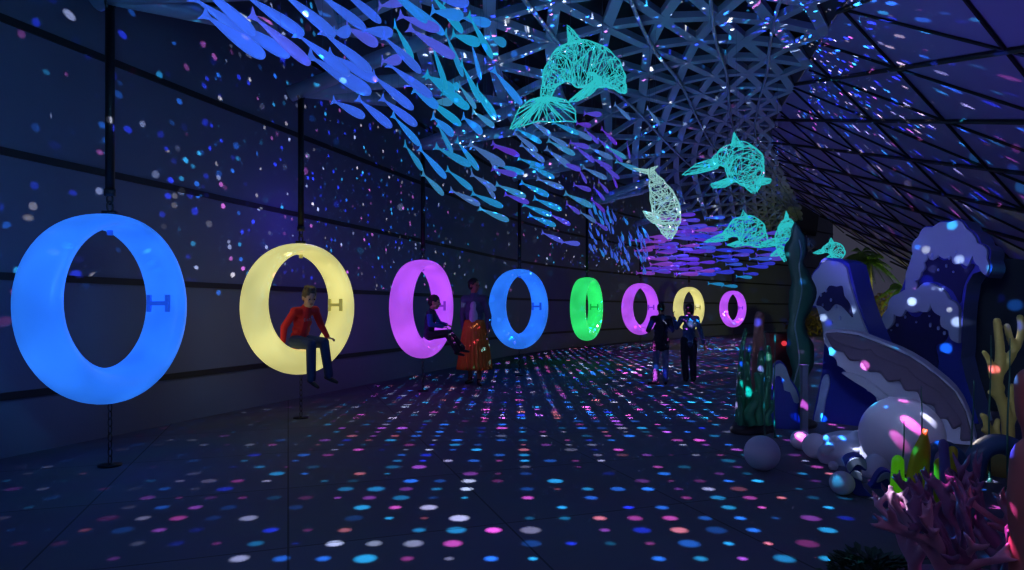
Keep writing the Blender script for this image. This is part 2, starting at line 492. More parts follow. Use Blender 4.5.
def put_fish(p, d, L, colr, label, group, detail=True, kind='whole', roll=0):
    """p centre, d nose direction, L length"""
    x = d.normalized(); up = V((0, 0, 1)); y = up.cross(x)
    if y.length < .05: y = V((0, 1, 0))
    y.normalize(); zz = x.cross(y)
    rot = Matrix((x, y, zz)).transposed().to_4x4() @ Matrix.Rotation(roll, 4, 'X')
    o = bpy.data.objects.new('hanging_fish', fm('body' if detail else kind, colr)); COL.objects.link(o)
    o.matrix_basis = Matrix.Translation(p) @ rot @ Matrix.Scale(L, 4)
    tag(o, label, 'fish', group)
    inv = o.matrix_basis.inverted()
    def child(n, me, world):
        c = bpy.data.objects.new(n, me); COL.objects.link(c); c.parent = o; c.matrix_basis = inv @ world
    if detail: child('tail_fin', fm('tail', colr), o.matrix_basis.copy())
    lz = lattice_z(p.x, p.y)-p.z
    lz = max(.15, lz)
    child('hanging_wire', wire_mesh(), Matrix.Translation(p) @ Matrix.Diagonal((1, 1, lz, 1)))
    return o
FL = .54
PLACED = []
def apart(x, y, d, L):
    """slide a fish along its line of sight until it clears the ones already hung"""
    for k in range(40):
        dd = d*(1+(.02*((k+1)//2))*(1 if k % 2 else -1)); p = P(x, y, dd)
        if all((p-q).length > .42*min(L, l) for q, l in PLACED): break
    PLACED.append((p, L)); return p
def fish_px(x0, y0, x1, y1, colr, label, group, d=None, L=FL, detail=True, kind='whole', dscale=1):
    """tail (x0,y0), nose (x1,y1) in the photo; the distance follows the shoal's path"""
    mx, my = (x0+x1)/2, (y0+y1)/2
    if d is None: d = shoal_d(mx, my)
    lat = math.hypot(x1-x0, y1-y0)/F*d
    dy = math.sqrt(max(0, L*L-lat*lat))
    if lat > L: LL = lat
    else: LL = L
    dy = min(dy, .42)*(-1 if R.random() < .3 else 1)
    dirv = V(((x1-x0)/F*d, dy, -(y1-y0)/F*d))
    LL = dirv.length
    p = apart(mx, my, d, LL)
    return put_fish(p, dirv, LL, colr, label, group, detail, kind)
def shoal_d(x, y):
    pts = [(210, 20, 4.35), (300, 40, 4.6), (400, 60, 5.4), (430, 20, 5.6), (400, 110, 6.2), (480, 60, 6.6), (430, 160, 7.4), (470, 130, 7.4), (520, 160, 9.6), (490, 210, 9.0), (560, 160, 10.5), (540, 215, 10.0), (600, 180, 12), (600, 220, 12.2), (560, 240, 11)]
    sw = 0; s = 0
    for (a, b, c) in pts:
        w = 1/((x-a)**2+(y-b)**2+60)**1.5; sw += w; s += w*c
    return s/sw*(1+R.uniform(-.035, .035))

blue = [(201,12,265,58),(198,4,250,35),(228,19,290,57),(209,-4,243,21),(245,-2,300,30),(257,22,304,57),(284,-1,329,26),(306,54,371,94),(318,-2,362,22),(342,-4,377,13),(326,22,357,43),(341,20,381,51),(357,21,396,42),(323,35,369,67),(326,52,378,82),(372,76,412,107),(386,44,418,64),(376,52,406,69),(388,66,431,94),(300,40,345,68)]
lone = {0: 'long royal blue-lit fish lowest at the upper left end of the shoal', 7: 'longest blue-lit fish, above the struts over the yellow ring swing',
        4: 'blue-lit fish at the top left with light spots on its side', 3: 'blue-lit fish cut by the top edge, second from the left end of the shoal'}
for i, f in enumerate(blue):
    fish_px(*f, 'violetblue' if i % 6 == 5 else 'blue', lone.get(i, 'long blue-lit fish gliding down at the upper left of the shoal'), 'long blue fish at the upper left of the shoal' if i not in lone else 'singled out blue fish', L=.5)
tri = [((329,97,367,120), 'blue-lit fish below the shoal, leftmost of the four under the blue part'), ((356,97,392,128), 'blue-lit fish, second from left of the four under the blue part of the shoal'),
       ((380,97,417,126), 'blue-lit fish, third from left of the four under the blue part of the shoal'), ((394,118,418,142), 'short blue-lit fish, last and lowest of the four under the blue part')]
for f, l in tri: fish_px(*f, 'blue' if f[0] != 394 else 'azure', l, 'blue fish in the row under the blue part of the shoal', L=.45)
vb = [(374,-3,410,10),(396,10,441,35),(402,-1,444,32),(407,27,455,58),(430,-12,470,12),(385,-8,425,14)]
for f in vb: fish_px(*f, R.choice(['violetblue', 'azure', 'blue']), 'azure- to violet-lit fish crowded at the top where the shoal turns cyan', 'azure fish where blue turns to cyan', L=.5)
cy = [(398,34,410,50),(433,48,445,83),(424,70,456,95),(430,0,462,25),(429,2,464,25),(458,10,491,31),(489,29,506,52),(469,21,492,52),(450,27,481,51),(472,49,480,72),(446,37,462,71),(462,69,479,95),(477,93,496,112),(492,71,522,102),(424,73,465,106),(451,77,460,95),(440,-8,465,6),(407,148,420,166),(420,150,445,176),(430,112,455,139),(439,128,451,149),(457,143,478,167),(461,112,483,137),(472,90,496,116),(425,100,460,122),(440,88,470,112),(410,84,440,112)]
cl = {6: 'cyan-lit fish at the upper right edge of the cyan part, nose pointing down', 13: 'cyan-lit fish hanging alone left of the big teal dolphin', 17: 'small teal-lit fish over the violet ring swing, lowest left of the cyan part', 18: 'bright cyan-lit fish diving left below the cyan part of the shoal'}
for i, f in enumerate(cy):
    fish_px(*f, R.choice(['cyan', 'cyan', 'teal', 'azure']) if i != 17 else 'teal', cl.get(i, 'cyan-lit fish in the part of the shoal left of the big dolphin'), 'cyan fish left of the big dolphin' if i not in cl else 'singled out cyan fish', L=.5)
sl = [(460,91,475,102),(429,96,455,108),(434,146,471,166),(424,176,442,192),(447,171,472,188),(450,191,480,204),(471,193,503,207),(478,208,509,221),(468,143,505,166),(473,116,494,122),(471,176,496,188),(483,183,495,196),(488,160,500,172),
 (497,163,524,175),(513,134,538,150),(520,145,545,161),(517,159,545,167),(529,167,555,177),(545,148,572,168),(543,134,568,145),(547,140,575,155),(520,182,549,196),(536,179,564,188),(495,184,526,197),(533,198,562,210),(522,204,552,216),(528,215,556,226),(564,193,593,207),(582,167,607,179),(579,213,597,221),(588,147,613,159),(604,147,627,157),(615,161,640,171),(552,122,579,134),(515,130,542,141),(566,126,592,140),(528,122,552,133)]
sll = {7: 'slate teal-lit fish lowest before the wall, between the violet and blue swings', 3: 'small slate-lit fish at the left lower end of the teal grey part'}
for i, f in enumerate(sl):
    fish_px(*f, R.choice(['slate', 'steelteal', 'slate', 'teal']) , sll.get(i, 'slate- and teal-lit fish in the middle of the shoal below the big dolphin'), 'slate and teal fish in the middle of the shoal' if i not in sll else 'singled out slate fish', L=.47)
pu = [(493,144,517,156),(491,143,520,156),(491,167,517,177),(504,193,529,204),(549,215,571,224),(541,233,563,241),(562,241,579,245),(577,170,588,181),(574,183,590,192),(597,183,610,191),(610,176,619,186),(592,188,606,199),(565,205,581,212),(590,200,606,211),(594,223,609,229),(583,131,600,141),(600,130,618,143),(574,147,595,161),(590,157,612,169),(577,120,590,129),(625,145,632,156),(596,140,614,150),(608,150,624,160),(560,160,580,172),(600,165,620,178),(570,140,588,150),(585,110,600,118)]
pul = {5: 'violet-lit fish above the second blue ring swing, left one of two', 6: 'violet-lit fish above the second blue ring swing, right one of two'}
for i, f in enumerate(pu):
    fish_px(*f, R.choice(['violet', 'violet', 'purple']) if i not in (5, 6) else 'violetblue', pul.get(i, 'violet-lit fish among the slate ones in the middle of the shoal'), 'violet fish in the middle of the shoal' if i not in pul else 'singled out violet fish', L=.45)
for f, l in (((645,110,662,123), 'lone slate fish under the lattice right of the big dolphin'), ((613,106,632,118), 'pale slate-lit fish just below the belly of the big dolphin')):
    fish_px(*f, 'slate', l, 'lone fish near the big dolphin', d=9.8, L=.4)
# bend of the shoal seen nose-on: small upright looking blue fish
for i in range(66):
    for _ in range(50):
        x = R.uniform(590, 650); y = R.uniform(200, 272)
        if abs((y-(203+(x-590)*.55))-22) < 26 and y > 196+(x-590)*.1: break
    d = 13.2+(x-590)*.05+R.uniform(-.3, .3)
    dv = V((R.uniform(.25, .6), 1, -R.uniform(.35, .8)))*(-1 if R.random() < .5 else 1)
    put_fish(apart(x, y, d, .3), dv, .3*R.uniform(.85, 1.25), R.choice(['navyblue', 'blue', 'navyblue', 'azure']), 'small blue-lit fish seen end-on where the shoal bends, left of the pale dolphin', 'small blue fish at the bend of the shoal', detail=False, kind='fat')
# far part, swimming across
rows = []
def far(n, x0, x1, y0, y1, cols, lab, grp, keep=lambda x, y: True):
    done = 0; pts = []
    while done < n:
        x = R.uniform(x0, x1); y = R.uniform(y0, y1)
        if not keep(x, y): continue
        if any(abs(x-a) < 11 and abs(y-b) < 2.8 for a, b in pts) and R.random() < .93: continue
        pts.append((x, y)); done += 1
        d = 15.5+(y-213)*.035+R.uniform(-.6, .6)
        L = .54*R.uniform(.85, 1.2)
        dv = V((1, R.uniform(-.35, .35), R.uniform(-.05, .05)))
        put_fish(apart(x, y, d, L), dv, L, R.choice(cols), lab, grp, detail=False, kind='whole')
inell = lambda x, y: ((x-706)/78)**2+((y-247)/34)**2 < 1
far(13, 640, 668, 233, 276, ['orchid', 'orchid', 'purple'], 'pinkish violet-lit fish below the pale diving dolphin', 'pinkish violet fish below the pale dolphin', lambda x, y: inell(x, y) or x < 652)
far(38, 660, 706, 212, 278, ['purple', 'purple', 'violet', 'orchid'], 'purple-lit fish packed in the far end of the shoal', 'purple fish in the far end of the shoal', inell)
far(44, 700, 782, 216, 276, ['royal', 'royal', 'navyblue', 'violet'], 'deep blue-lit fish in the far right end of the shoal', 'deep blue fish in the far right end of the shoal', inell)
for f, l in (((708,284,724,285), 'teal-lit fish lowest of the far shoal, left of two above the last ring swing'), ((722,286,737,287), 'teal-lit fish lowest of the far shoal, right of two above the last ring swing'), ((737,277,751,278), 'teal-lit fish just above the lowest pair of the far shoal')):
    x0, y0, x1, y1 = f; put_fish(P((x0+x1)/2, y0, 18), V((1, .2, -.05)), .5, 'teal', l, 'teal fish under the far shoal', detail=False)

# ================================================================== WIRE DOLPHINS
M['led'] = mat('teal_glowing_wire', (24, 96, 110), .4, 0, emit=(50, 206, 210), es=.74, sample=False)
M['ledpale'] = mat('pale_glowing_wire', (100, 120, 118), .4, 0, emit=(158, 212, 206), es=.7, sample=False)
def dolphin(label, spine, fins, tailf, m, body_n=300, wr=.0055, head=None):
    """spine: (px,py,d,halfheight_px,halfwidth_px); fins: list of (name, outline); tailf outline px+d"""
    pts = [P(a, b, d) for (a, b, d, h, w) in spine]
    ctr = sum(pts, V((0, 0, 0)))/len(pts)
    root = thing('wire_dolphin', tuple(ctr), label, 'dolphin sculpture', 'wire dolphins under the lattice')
    K = 5; n = (len(pts)-1)*K+1
    cp = catmull(pts, K, False)
    rad = [(h/F*d, w/F*d) for (a, b, d, h, w) in spine]
    rr = []
    for i in range(n):
        s = i/K; j = min(int(s), len(rad)-2); f = s-j
        f = f*f*(3-2*f)
        rr.append((rad[j][0]*(1-f)+rad[j+1][0]*f, rad[j][1]*(1-f)+rad[j+1][1]*f))
    view = (ctr-V((0, 0, CAMZ))).normalized()
    frames = []
    for i in range(n):
        t = (cp[min(i+1, n-1)]-cp[max(i-1, 0)]).normalized()
        side = (view-t*view.dot(t)).normalized(); up = side.cross(t)
        frames.append((cp[i], up, side))
    def S(u, v):
        u = max(0, min(n-1.001, u)); i = int(u); f = u-i
        c0, u0, s0 = frames[i]; c1, u1, s1 = frames[i+1]
        c = c0.lerp(c1, f); up = u0.lerp(u1, f); sd = s0.lerp(s1, f)
        a = rr[i][0]*(1-f)+rr[i+1][0]*f; b = rr[i][1]*(1-f)+rr[i+1][1]*f
        return c+up*math.cos(v)*a+sd*math.sin(v)*b
    mb = MB()
    rng = random.Random(len(label))
    for k in range(body_n):
        u = rng.uniform(0, n-1); v = rng.uniform(0, 2*math.pi)
        du = rng.uniform(-1, 1)*2.2; dv = rng.choice([-1, 1])*rng.uniform(.05, .55)
        q = [S(u+du*s, v+dv*s) for s in (0, 1, 2)]
        if (q[0]-q[2]).length < .02: continue
        mb.tube(q, wr, 4, False)
    for v in (0, math.pi): mb.tube([S(i*.5, v) for i in range(int((n-1)*2)+1)], wr*1.5, 5, False)   # back and belly lines
    for u in range(2, n-1, 3): mb.tube([S(u, 2*math.pi*q/14) for q in range(15)], wr, 4, False)
    mb.build('wire_body', m, root)
    for (nm, ol, base) in fins:
        o3 = [P(*q) for q in ol]
        mb = MB(); mb.tube(o3+[o3[0]], wr*1.7, 5, False)
        L = catmull(o3, 3, True); b3 = [P(*q) for q in base]
        thick = view*.018
        for k in range(max(18, int(len(L)*2.2))):
            a = b3[rng.randrange(len(b3))].lerp(b3[rng.randrange(len(b3))], rng.random()); e = L[rng.randrange(len(L))]
            s = thick*rng.choice([-1, 1]); mid = (a+e)/2+s
            mb.tube([a, mid, e], wr, 4, False)
        mb.build(nm, m, root)
    # suspension wires
    mb = MB(); 
    for i in (int(n*.3), int(n*.7)):
        p = S(i, 0); zt = lattice_z(p.x, p.y)
        if zt > p.z: mb.tube([p, (p.x, p.y, zt)], .0022, 4, False)
    if mb.v: mb.build('hanging_wire', M['wire'], root)
    return root
D = 7.2
dolphin('big teal wire dolphin arching in mid leap, largest of the wire dolphins',
 [(545,101,D+.1,4.5,3),(548,88,D,6.5,5),(555,74,D,12,9),(567,65,D,19,14),(581,64,D,22.5,19),(596,67,D,20.5,19),(608,73,D,16,15),(616,80,D,10.5,10),(621,87,D,5.5,5),(626,93,D,1.2,1.2)],
 [('dorsal_fin', [(568,45,D),(569,34,D),(567,25,D),(574,31,D),(582,42,D)], [(568,45,D),(582,42,D)]),
  ('flipper', [(597,77,D-.12),(588,85,D-.18),(576,95,D-.26),(568,102,D-.3),(577,101,D-.3),(590,95,D-.26),(602,83,D-.15)], [(597,77,D-.12),(602,82,D-.13)]),
  ('flipper', [(588,72,D+.2),(597,79,D+.25),(608,83,D+.3),(600,77,D+.25)], [(588,72,D+.2),(594,72,D+.2)]),
  ('tail_fluke', [(541,97,D),(530,100,D-.05),(519,109,D-.12),(510,129,D-.2),(522,126,D-.15),(538,121,D-.05),(552,122,D+.05),(566,121,D+.12),(576,122,D+.2),(575,110,D+.15),(566,100,D+.08),(553,97,D)], [(540,99,D),(548,98,D)])],
 None, M['led'], 430, .0042)
D = 9.6
dolphin('teal wire dolphin leaping toward the viewer under the lattice, right of the pale one',
 [(712,163,D+.35,3,3),(718,160,D+.25,6,5),(727,157,D+.1,11,9),(737,158,D,17,14),(745,166,D-.15,19,16),(750,175,D-.3,14,13),(753,184,D-.4,8,8),(754,192,D-.45,3,3)],
 [('dorsal_fin', [(731,146,D),(733,138,D),(734,132,D),(738,139,D),(743,146,D)], [(731,146,D),(743,147,D)]),
  ('flipper', [(728,178,D-.1),(720,181,D-.15),(711,184,D-.2),(713,188,D-.2),(725,187,D-.18),(734,182,D-.1)], [(728,178,D-.1),(734,181,D-.1)]),
  ('flipper', [(758,179,D-.3),(765,178,D-.3),(771,179,D-.3),(770,183,D-.3),(762,185,D-.3),(756,184,D-.3)], [(758,179,D-.3),(756,184,D-.3)]),
  ('tail_fluke', [(718,158,D+.3),(708,160,D+.3),(696,164,D+.35),(682,175,D+.4),(695,174,D+.4),(708,171,D+.35),(718,168,D+.3)], [(716,160,D+.3),(718,166,D+.3)])],
 None, M['led'], 300, .0047)
D = 9.4
dolphin('pale whitish wire dolphin diving straight down, nose lowest',
 [(650,170,D+.3,2.5,2.5),(653,176,D+.2,4,4),(657,185,D+.1,8,6),(662,197,D,12,9),(666,209,D,13.5,10),(668,221,D,12.5,9),(669,230,D,8,7),(670,239,D,2,2)],
 [('flipper', [(659,214,D-.1),(652,213,D-.12),(643,211,D-.15),(647,218,D-.15),(653,223,D-.12),(661,224,D-.1)], [(659,214,D-.1),(661,223,D-.1)]),
  ('dorsal_fin', [(673,196,D+.1),(679,203,D+.15),(680,212,D+.15),(678,214,D+.1)], [(673,196,D+.1),(678,214,D+.1)]),
  ('tail_fluke', [(650,172,D+.3),(643,170,D+.3),(633,168,D+.35),(641,172,D+.3),(648,174,D+.3),(655,169,D+.25),(658,166,D+.2),(651,168,D+.25)], [(649,171,D+.3),(653,170,D+.3)])],
 None, M['ledpale'], 280, .0048)
D = 13.0
dolphin('teal wire dolphin over the deep blue fish, above the last ring swing',
 [(724,236,D+.4,3,3),(730,232,D+.3,5,5),(738,228,D+.1,10,8),(746,229,D,14,11),(753,234,D-.1,14,11),(759,240,D-.2,9,8),(763,246,D-.3,3,3)],
 [('dorsal_fin', [(740,219,D),(742,214,D),(743,210,D),(746,215,D),(750,219,D)], [(740,219,D),(750,219,D)]),
  ('flipper', [(738,241,D),(732,243,D),(727,245,D),(735,247,D),(745,245,D)], [(738,241,D),(745,244,D)]),
  ('tail_fluke', [(727,232,D+.4),(718,235,D+.4),(704,242,D+.45),(716,242,D+.45),(728,240,D+.4)], [(725,233,D+.4),(727,239,D+.4)])],
 None, M['led'], 230, .006)
D = 12.6
dolphin('teal wire dolphin seen head-on with raised dorsal fin, beside the tall black kelp',
 [(787,221,D+.3,5,4),(787,228,D+.2,8.5,7),(786,236,D,10,9),(785,244,D-.1,9,8),(785,252,D-.2,6,6),(786,261,D-.3,2,2)],
 [('dorsal_fin', [(784,220,D+.1),(786,215,D+.1),(786,211,D+.1),(788,215,D+.1),(789,220,D+.1)], [(784,220,D+.1),(789,220,D+.1)]),
  ('flipper', [(778,238,D-.1),(771,239,D-.1),(761,243,D-.1),(766,247,D-.1),(777,245,D-.1)], [(778,238,D-.1),(777,245,D-.1)]),
  ('flipper', [(779,248,D-.1),(774,252,D-.1),(770,256,D-.1),(777,256,D-.1),(783,254,D-.1)], [(779,248,D-.1),(783,254,D-.1)]),
  ('tail_fluke', [(787,222,D+.4),(781,226,D+.45),(777,232,D+.5),(783,230,D+.45),(793,230,D+.45),(797,232,D+.5),(793,226,D+.45)], [(785,224,D+.4),(789,224,D+.4)])],
 None, M['led'], 200, .006)
D = 20.0
dolphin('smallest teal wire dolphin, far off above the smaller blue wave',
 [(822,251,D+.4,1.5,1.5),(826,249,D+.2,3.5,3),(831,248,D,6,5),(836,250,D,7,5.5),(839,254,D-.1,6,5),(840,258,D-.2,2,2)],
 [('dorsal_fin', [(829,243,D),(830,240,D),(831,238,D),(833,241,D),(834,244,D)], [(829,243,D),(834,244,D)]),
  ('flipper', [(830,255,D),(827,257,D),(828,259,D),(834,257,D)], [(830,255,D),(834,257,D)]),
  ('tail_fluke', [(824,249,D+.4),(819,250,D+.4),(813,253,D+.4),(818,254,D+.4),(824,253,D+.4)], [(823,250,D+.4),(824,253,D+.4)])],
 None, M['led'], 130, .008)
# ================================================================== OCEAN DECOR
M['wave_blue'] = mat('deep_blue_painted_foam', (16, 40, 150), .6, 0, noisy=.25, nscale=2.5)
M['wave_navy'] = mat('navy_painted_hollow', (6, 14, 78), .8, 0, noisy=.3, nscale=4)
M['wave_crest'] = mat('grey_blue_painted_crest', (142, 162, 184), .65, 0, noisy=.08, nscale=3)
M['wave_white'] = mat('pale_painted_spray', (150, 175, 215), .5, 0, noisy=.2, nscale=14)
M['board_side'] = mat('grey_blue_board_edge', (92, 112, 150), .6)
M['shell'] = mat('pale_lilac_foam', (176, 180, 204), .8, 0, noisy=.06, nscale=3)
M['shell_dark'] = mat('mauve_grey_foam', (98, 88, 112), .8, 0, noisy=.08, nscale=3)
M['ball'] = mat('frosted_white_acrylic', (205, 205, 220), .4, 0)
M['cloud'] = mat('white_sculpted_foam', (190, 196, 214), .6, 0, bump=.15, bscale=12)
M['kelp'] = mat('dark_green_kelp', (30, 84, 72), .5, 0, noisy=.2, nscale=4)
M['kelp_rib'] = mat('pale_green_midrib', (90, 124, 136), .5)
M['weed'] = mat('green_seaweed', (38, 122, 84), .5, 0, noisy=.3, nscale=8)
M['grass'] = mat('dark_reed', (24, 84, 72), .5)
M['brownfin'] = mat('brown_sponge', (132, 88, 74), .6, 0, noisy=.2, nscale=6)
M['rust'] = mat('rust_red_block', (112, 52, 44), .7, 0, noisy=.2, nscale=5)
M['rock'] = mat('dark_rock', (52, 50, 58), .85, 0, noisy=.3, nscale=6, bump=.6, bscale=9)
M['pink'] = mat('dusty_pink_coral', (120, 84, 122), .55, 0, noisy=.2, nscale=5)
M['pinktip'] = mat('pale_coral', (186, 134, 156), .5)
M['yellowc'] = mat('yellow_coral', (170, 156, 78), .6, 0, noisy=.2, nscale=7)
M['lime'] = mat('lime_green_sponge', (120, 220, 30), .4, 0, emit=(90, 200, 10), es=.25, sample=False)
M['olive'] = mat('golden_green_sponge', (196, 180, 24), .45, 0, noisy=.2, nscale=5)
M['plum'] = mat('plum_blue_sponge', (96, 84, 150), .5)
M['salmon'] = mat('salmon_orange_sponge', (176, 104, 92), .6, 0, noisy=.15, nscale=3)
M['bluetube'] = mat('dark_blue_coral_tube', (44, 72, 110), .5)
M['trunk'] = mat('palm_trunk', (128, 122, 88), .8, 0, noisy=.2, nscale=8)
M['frond'] = mat('palm_frond', (84, 128, 50), .6, 0, noisy=.3, nscale=3)
M['dry'] = mat('dry_hedge_leaves', (120, 104, 56), .8, 0, noisy=.4, nscale=6)
M['teal_board'] = mat('dark_teal_board', (18, 42, 58), .7, noisy=.2, nscale=1.5)
M['post'] = mat('grey_blue_post', (88, 98, 120), .6)

class Plane:
    """a vertical board's own plane: distance of one photo position, and the way the face looks"""
    def __init__(s, px, d, n):
        s.o = P(px, HZ, d); s.n = V((n[0], n[1], 0)).normalized()
        s.r = V((-s.n.y, s.n.x, 0))
        if s.r.x < 0: s.r = -s.r
    def hit(s, px, py):
        c = V((0, 0, CAMZ)); dr = P(px, py, 1)-c
        t = (s.o-c).dot(s.n)/dr.dot(s.n); p = c+dr*t
        return V(((p-s.o).dot(s.r), p.z))
    def at(s, u, z, off=0): return V((s.o.x, s.o.y, 0))+s.r*u+V((0, 0, z))+s.n*off
def board(name, poly, pl, front, thick, m, parent, smooth=0, bev=.012, side=None):
    """a cut-out board: outline in photo positions laid on its plane, with real thickness behind"""
    q = [pl.hit(*p) for p in poly]
    for p in q: p.y = max(p.y, .0)
    if smooth: q = catmull([V((p.x, p.y, 0)) for p in q], smooth, True); q = [V((p.x, max(0, p.y))) for p in q]
    o0 = parent_world(parent)
    bm = bmesh.new(); vs = []
    for p in q:
        w = pl.at(p.x, p.y, front)-o0
        if vs and (vs[-1].co-w).length < .002: continue
        vs.append(bm.verts.new(w))
    f = bm.faces.new(vs)
    if f.normal.dot(pl.n) < 0: f.normal_flip()
    f.normal_update()
    if f.normal.dot(pl.n) < 0: bmesh.ops.reverse_faces(bm, faces=[f])
    r = bmesh.ops.extrude_face_region(bm, geom=[f])
    mv = [g for g in r['geom'] if isinstance(g, bmesh.types.BMVert)]
    bmesh.ops.translate(bm, vec=-pl.n*thick, verts=mv)
    bmesh.ops.recalc_face_normals(bm, faces=bm.faces)
    caps = [g for g in bm.faces if len(g.verts) > 4]
    if side:
        for g in bm.faces: g.material_index = 0 if len(g.verts) > 4 and (g.calc_center_median()+o0-pl.o).dot(pl.n) > front-thick/2 else 1
    bmesh.ops.triangulate(bm, faces=caps)
    me = bpy.data.meshes.new(name); bm.to_mesh(me); bm.free(); me.materials.append(m)
    if side: me.materials.append(side)
    o = bpy.data.objects.new(name, me); COL.objects.link(o); o.parent = parent
    if bev:
        b = o.modifiers.new('edge', 'BEVEL'); b.width = bev; b.segments = 2; b.limit_method = 'ANGLE'; b.angle_limit = math.radians(50)
    return o
def cs(pts, ox, oy, s): return [(ox+a/s, oy+b/s) for a, b in pts]
def scall(pts, n, amp):
    """scalloped run: n rounded bumps between successive points of an open line, bulging to its left"""
    L = [V((a, b)) for a, b in pts]; out = []
    seg = [(L[i+1]-L[i]).length for i in range(len(L)-1)]; tot = sum(seg)
    def at(s):
        for i, g in enumerate(seg):
            if s <= g or i == len(seg)-1: return L[i].lerp(L[i+1], min(1, s/g))
            s -= g
    for k in range(n):
        a = at(tot*k/n); b = at(tot*(k+1)/n); d = b-a; nn = V((d.y, -d.x)).normalized()
        for j in range(5): t = j/5; out.append(a.lerp(b, t)+nn*amp*math.sin(math.pi*t)*(1+.4*math.sin(k*2.7)))
    out.append(L[-1]); return [(p.x, p.y) for p in out]
def drops(pl, spots, off, root, m='wave_white'):
    root = next(o for o in root.children if o.name.startswith('hollow'))
    for (x, y, w, h) in spots:
        c = pl.hit(x, y); n = 14
        mb = MB(); vs = []
        for e in (0, .022):
            for k in range(n):
                q = 2*math.pi*k/n; vs.append(pl.at(c.x+math.cos(q)*w/100, c.y+math.sin(q)*h/100, off+e))
        mb.add(vs, [(k, (k+1) % n, n+(k+1) % n, n+k) for k in range(n)]+[tuple(range(n-1, -1, -1)), tuple(range(n, 2*n))])
        mb.build('spray_drop', M[m], root)

# ---- big wave
pl = Plane(935, 7.4, (-.8, -.6))
b0 = pl.at(0, 0, -.2)
w = thing('wave_cutout', tuple(b0), 'tallest blue ocean wave cut-out with curling crest, under the sloping roof side', 'wave decoration', 'painted wave decorations')
big = cs([(-30,900),(10,700),(65,490),(85,410),(130,340),(150,280),(175,200)], 870, 205, 4.07)+scall(cs([(175,200),(205,110),(250,90),(320,60),(350,75),(400,90),(440,140),(480,180),(495,250),(480,295)], 870, 205, 4.07), 7, 4)+cs([(450,270),(420,280),(395,320),(383,400),(376,480),(375,570)], 870, 205, 4.07)+[(961,358),(966,380),(974,405),(979,425),(980,440),(860,438)]
board('wave_body', big, pl, 0, .42, M['wave_blue'], w, bev=.02, side=M['board_side'])
c1 = cs([(150,350),(152,280),(180,200)], 870, 205, 4.07)+scall(cs([(180,200),(208,114),(250,96),(320,68),(350,83),(398,98),(434,146),(473,186),(488,250),(478,288)], 870, 205, 4.07), 7, 3.6)+scall(cs([(478,288),(440,238),(425,208)], 870, 205, 4.07), 2, 1.4)+scall(cs([(415,225),(390,252),(352,205),(300,215),(262,190),(236,195)], 870, 205, 4.07), 4, 4.5)+scall(cs([(236,195),(226,235),(214,280),(196,310),(175,345)], 870, 205, 4.07), 4, 2.4)
board('foam_crest', c1, pl, .05, .05, M['wave_crest'], w, bev=.01)
h1 = cs([(178,352),(200,310),(222,275),(232,215),(262,205),(300,226),(350,220),(384,262),(412,240),(425,250),(395,300),(378,350),(368,400),(340,352),(300,325),(262,312),(215,330),(185,362)], 870, 205, 4.07)
board('hollow', h1, pl, .018, .018, M['wave_navy'], w, smooth=3, bev=0)
c2 = scall(cs([(66,498),(80,425),(110,380),(140,350),(195,345),(262,318),(310,350),(350,410),(372,450)], 870, 205, 4.07), 6, 3.4)+cs([(374,500),(372,562)], 870, 205, 4.07)+scall(cs([(372,562),(342,530),(312,480),(292,440),(258,402),(232,396),(205,442),(170,440),(142,412),(108,445),(80,505)], 870, 205, 4.07), 7, 3.6)
board('foam_crest', c2, pl, .08, .08, M['wave_crest'], w, bev=.01)
h2 = cs([(72,520),(108,455),(140,424),(170,452),(208,452),(236,408),(256,414),(288,448),(306,490),(318,530),(300,560),(270,575),(280,640),(262,720),(240,700),(150,640),(80,580)], 870, 205, 4.07)
board('hollow', h2, pl, .03, .03, M['wave_navy'], w, smooth=3, bev=0)
rr = random.Random(4)
drops(pl, [(934,256,1.3,3.4),(951,258,1,2.2),(958,252,.8,1.5),(948,266,.8,2),(940,270,.7,1.5),(955,272,.8,1.2),(926,268,.7,1.4),(962,262,.9,1.6),(917,281,1,1.2),(944,290,1.6,2.4),(899,325,1.3,1.9),(907,317,.8,1.8),(932,325,1,2.6),(940,328,1.2,2.4),(931,316,.7,1),(918,322,.8,1.3),(946,333,1.2,2.2),(893,330,.7,1.1)], .035, w)
# light line along the lower right edge of the face
# dark board that stands behind the big wave
pl2 = Plane(985, 8.0, (-.45, -.9))
w2 = thing('stage_flat', tuple(pl2.at(0, 0, -.1)), 'very dark upright board standing behind the tallest wave, beside the yellow coral', 'board')
board('flat_panel', [(958,262),(1000,258),(1060,262),(1060,436),(955,436)], pl2, 0, .12, M['teal_board'], w2, bev=.01)
board('brace_foot', [(962,425),(1040,425),(1042,438),(960,438)], pl2, .06, .3, M['steel'], w2, bev=.01)

# ---- smaller wave
pl = Plane(835, 7.1, (-.74, -.67))
w = thing('wave_cutout', tuple(pl.at(0, 0, -.2)), 'smaller blue wave cut-out left of the tallest one, hooked crest toward the path', 'wave decoration', 'painted wave decorations')
o1 = [(812,432),(816,400),(822,372),(824,345),(822,325),(818,308)]+scall([(818,308),(808,307),(807,292),(812,278),(820,263),(831,258),(843,259),(849,263)], 5, 3.2)+[(852,275),(858,300),(866,322),(878,350),(890,380),(896,434)]
board('wave_body', o1, pl, 0, .5, M['wave_blue'], w, bev=.02)
f1 = scall([(818,306),(809,305),(809,292),(814,279),(822,266),(832,261),(843,262),(848,268)], 5, 2.8)+[(851,283),(857,303),(864,322),(870,336)]+scall([(870,336),(862,337),(852,338),(838,336),(826,340)], 3, 2.2)+[(824,325)]
board('foam_crest', f1, pl, .05, .05, M['wave_crest'], w, bev=.01)
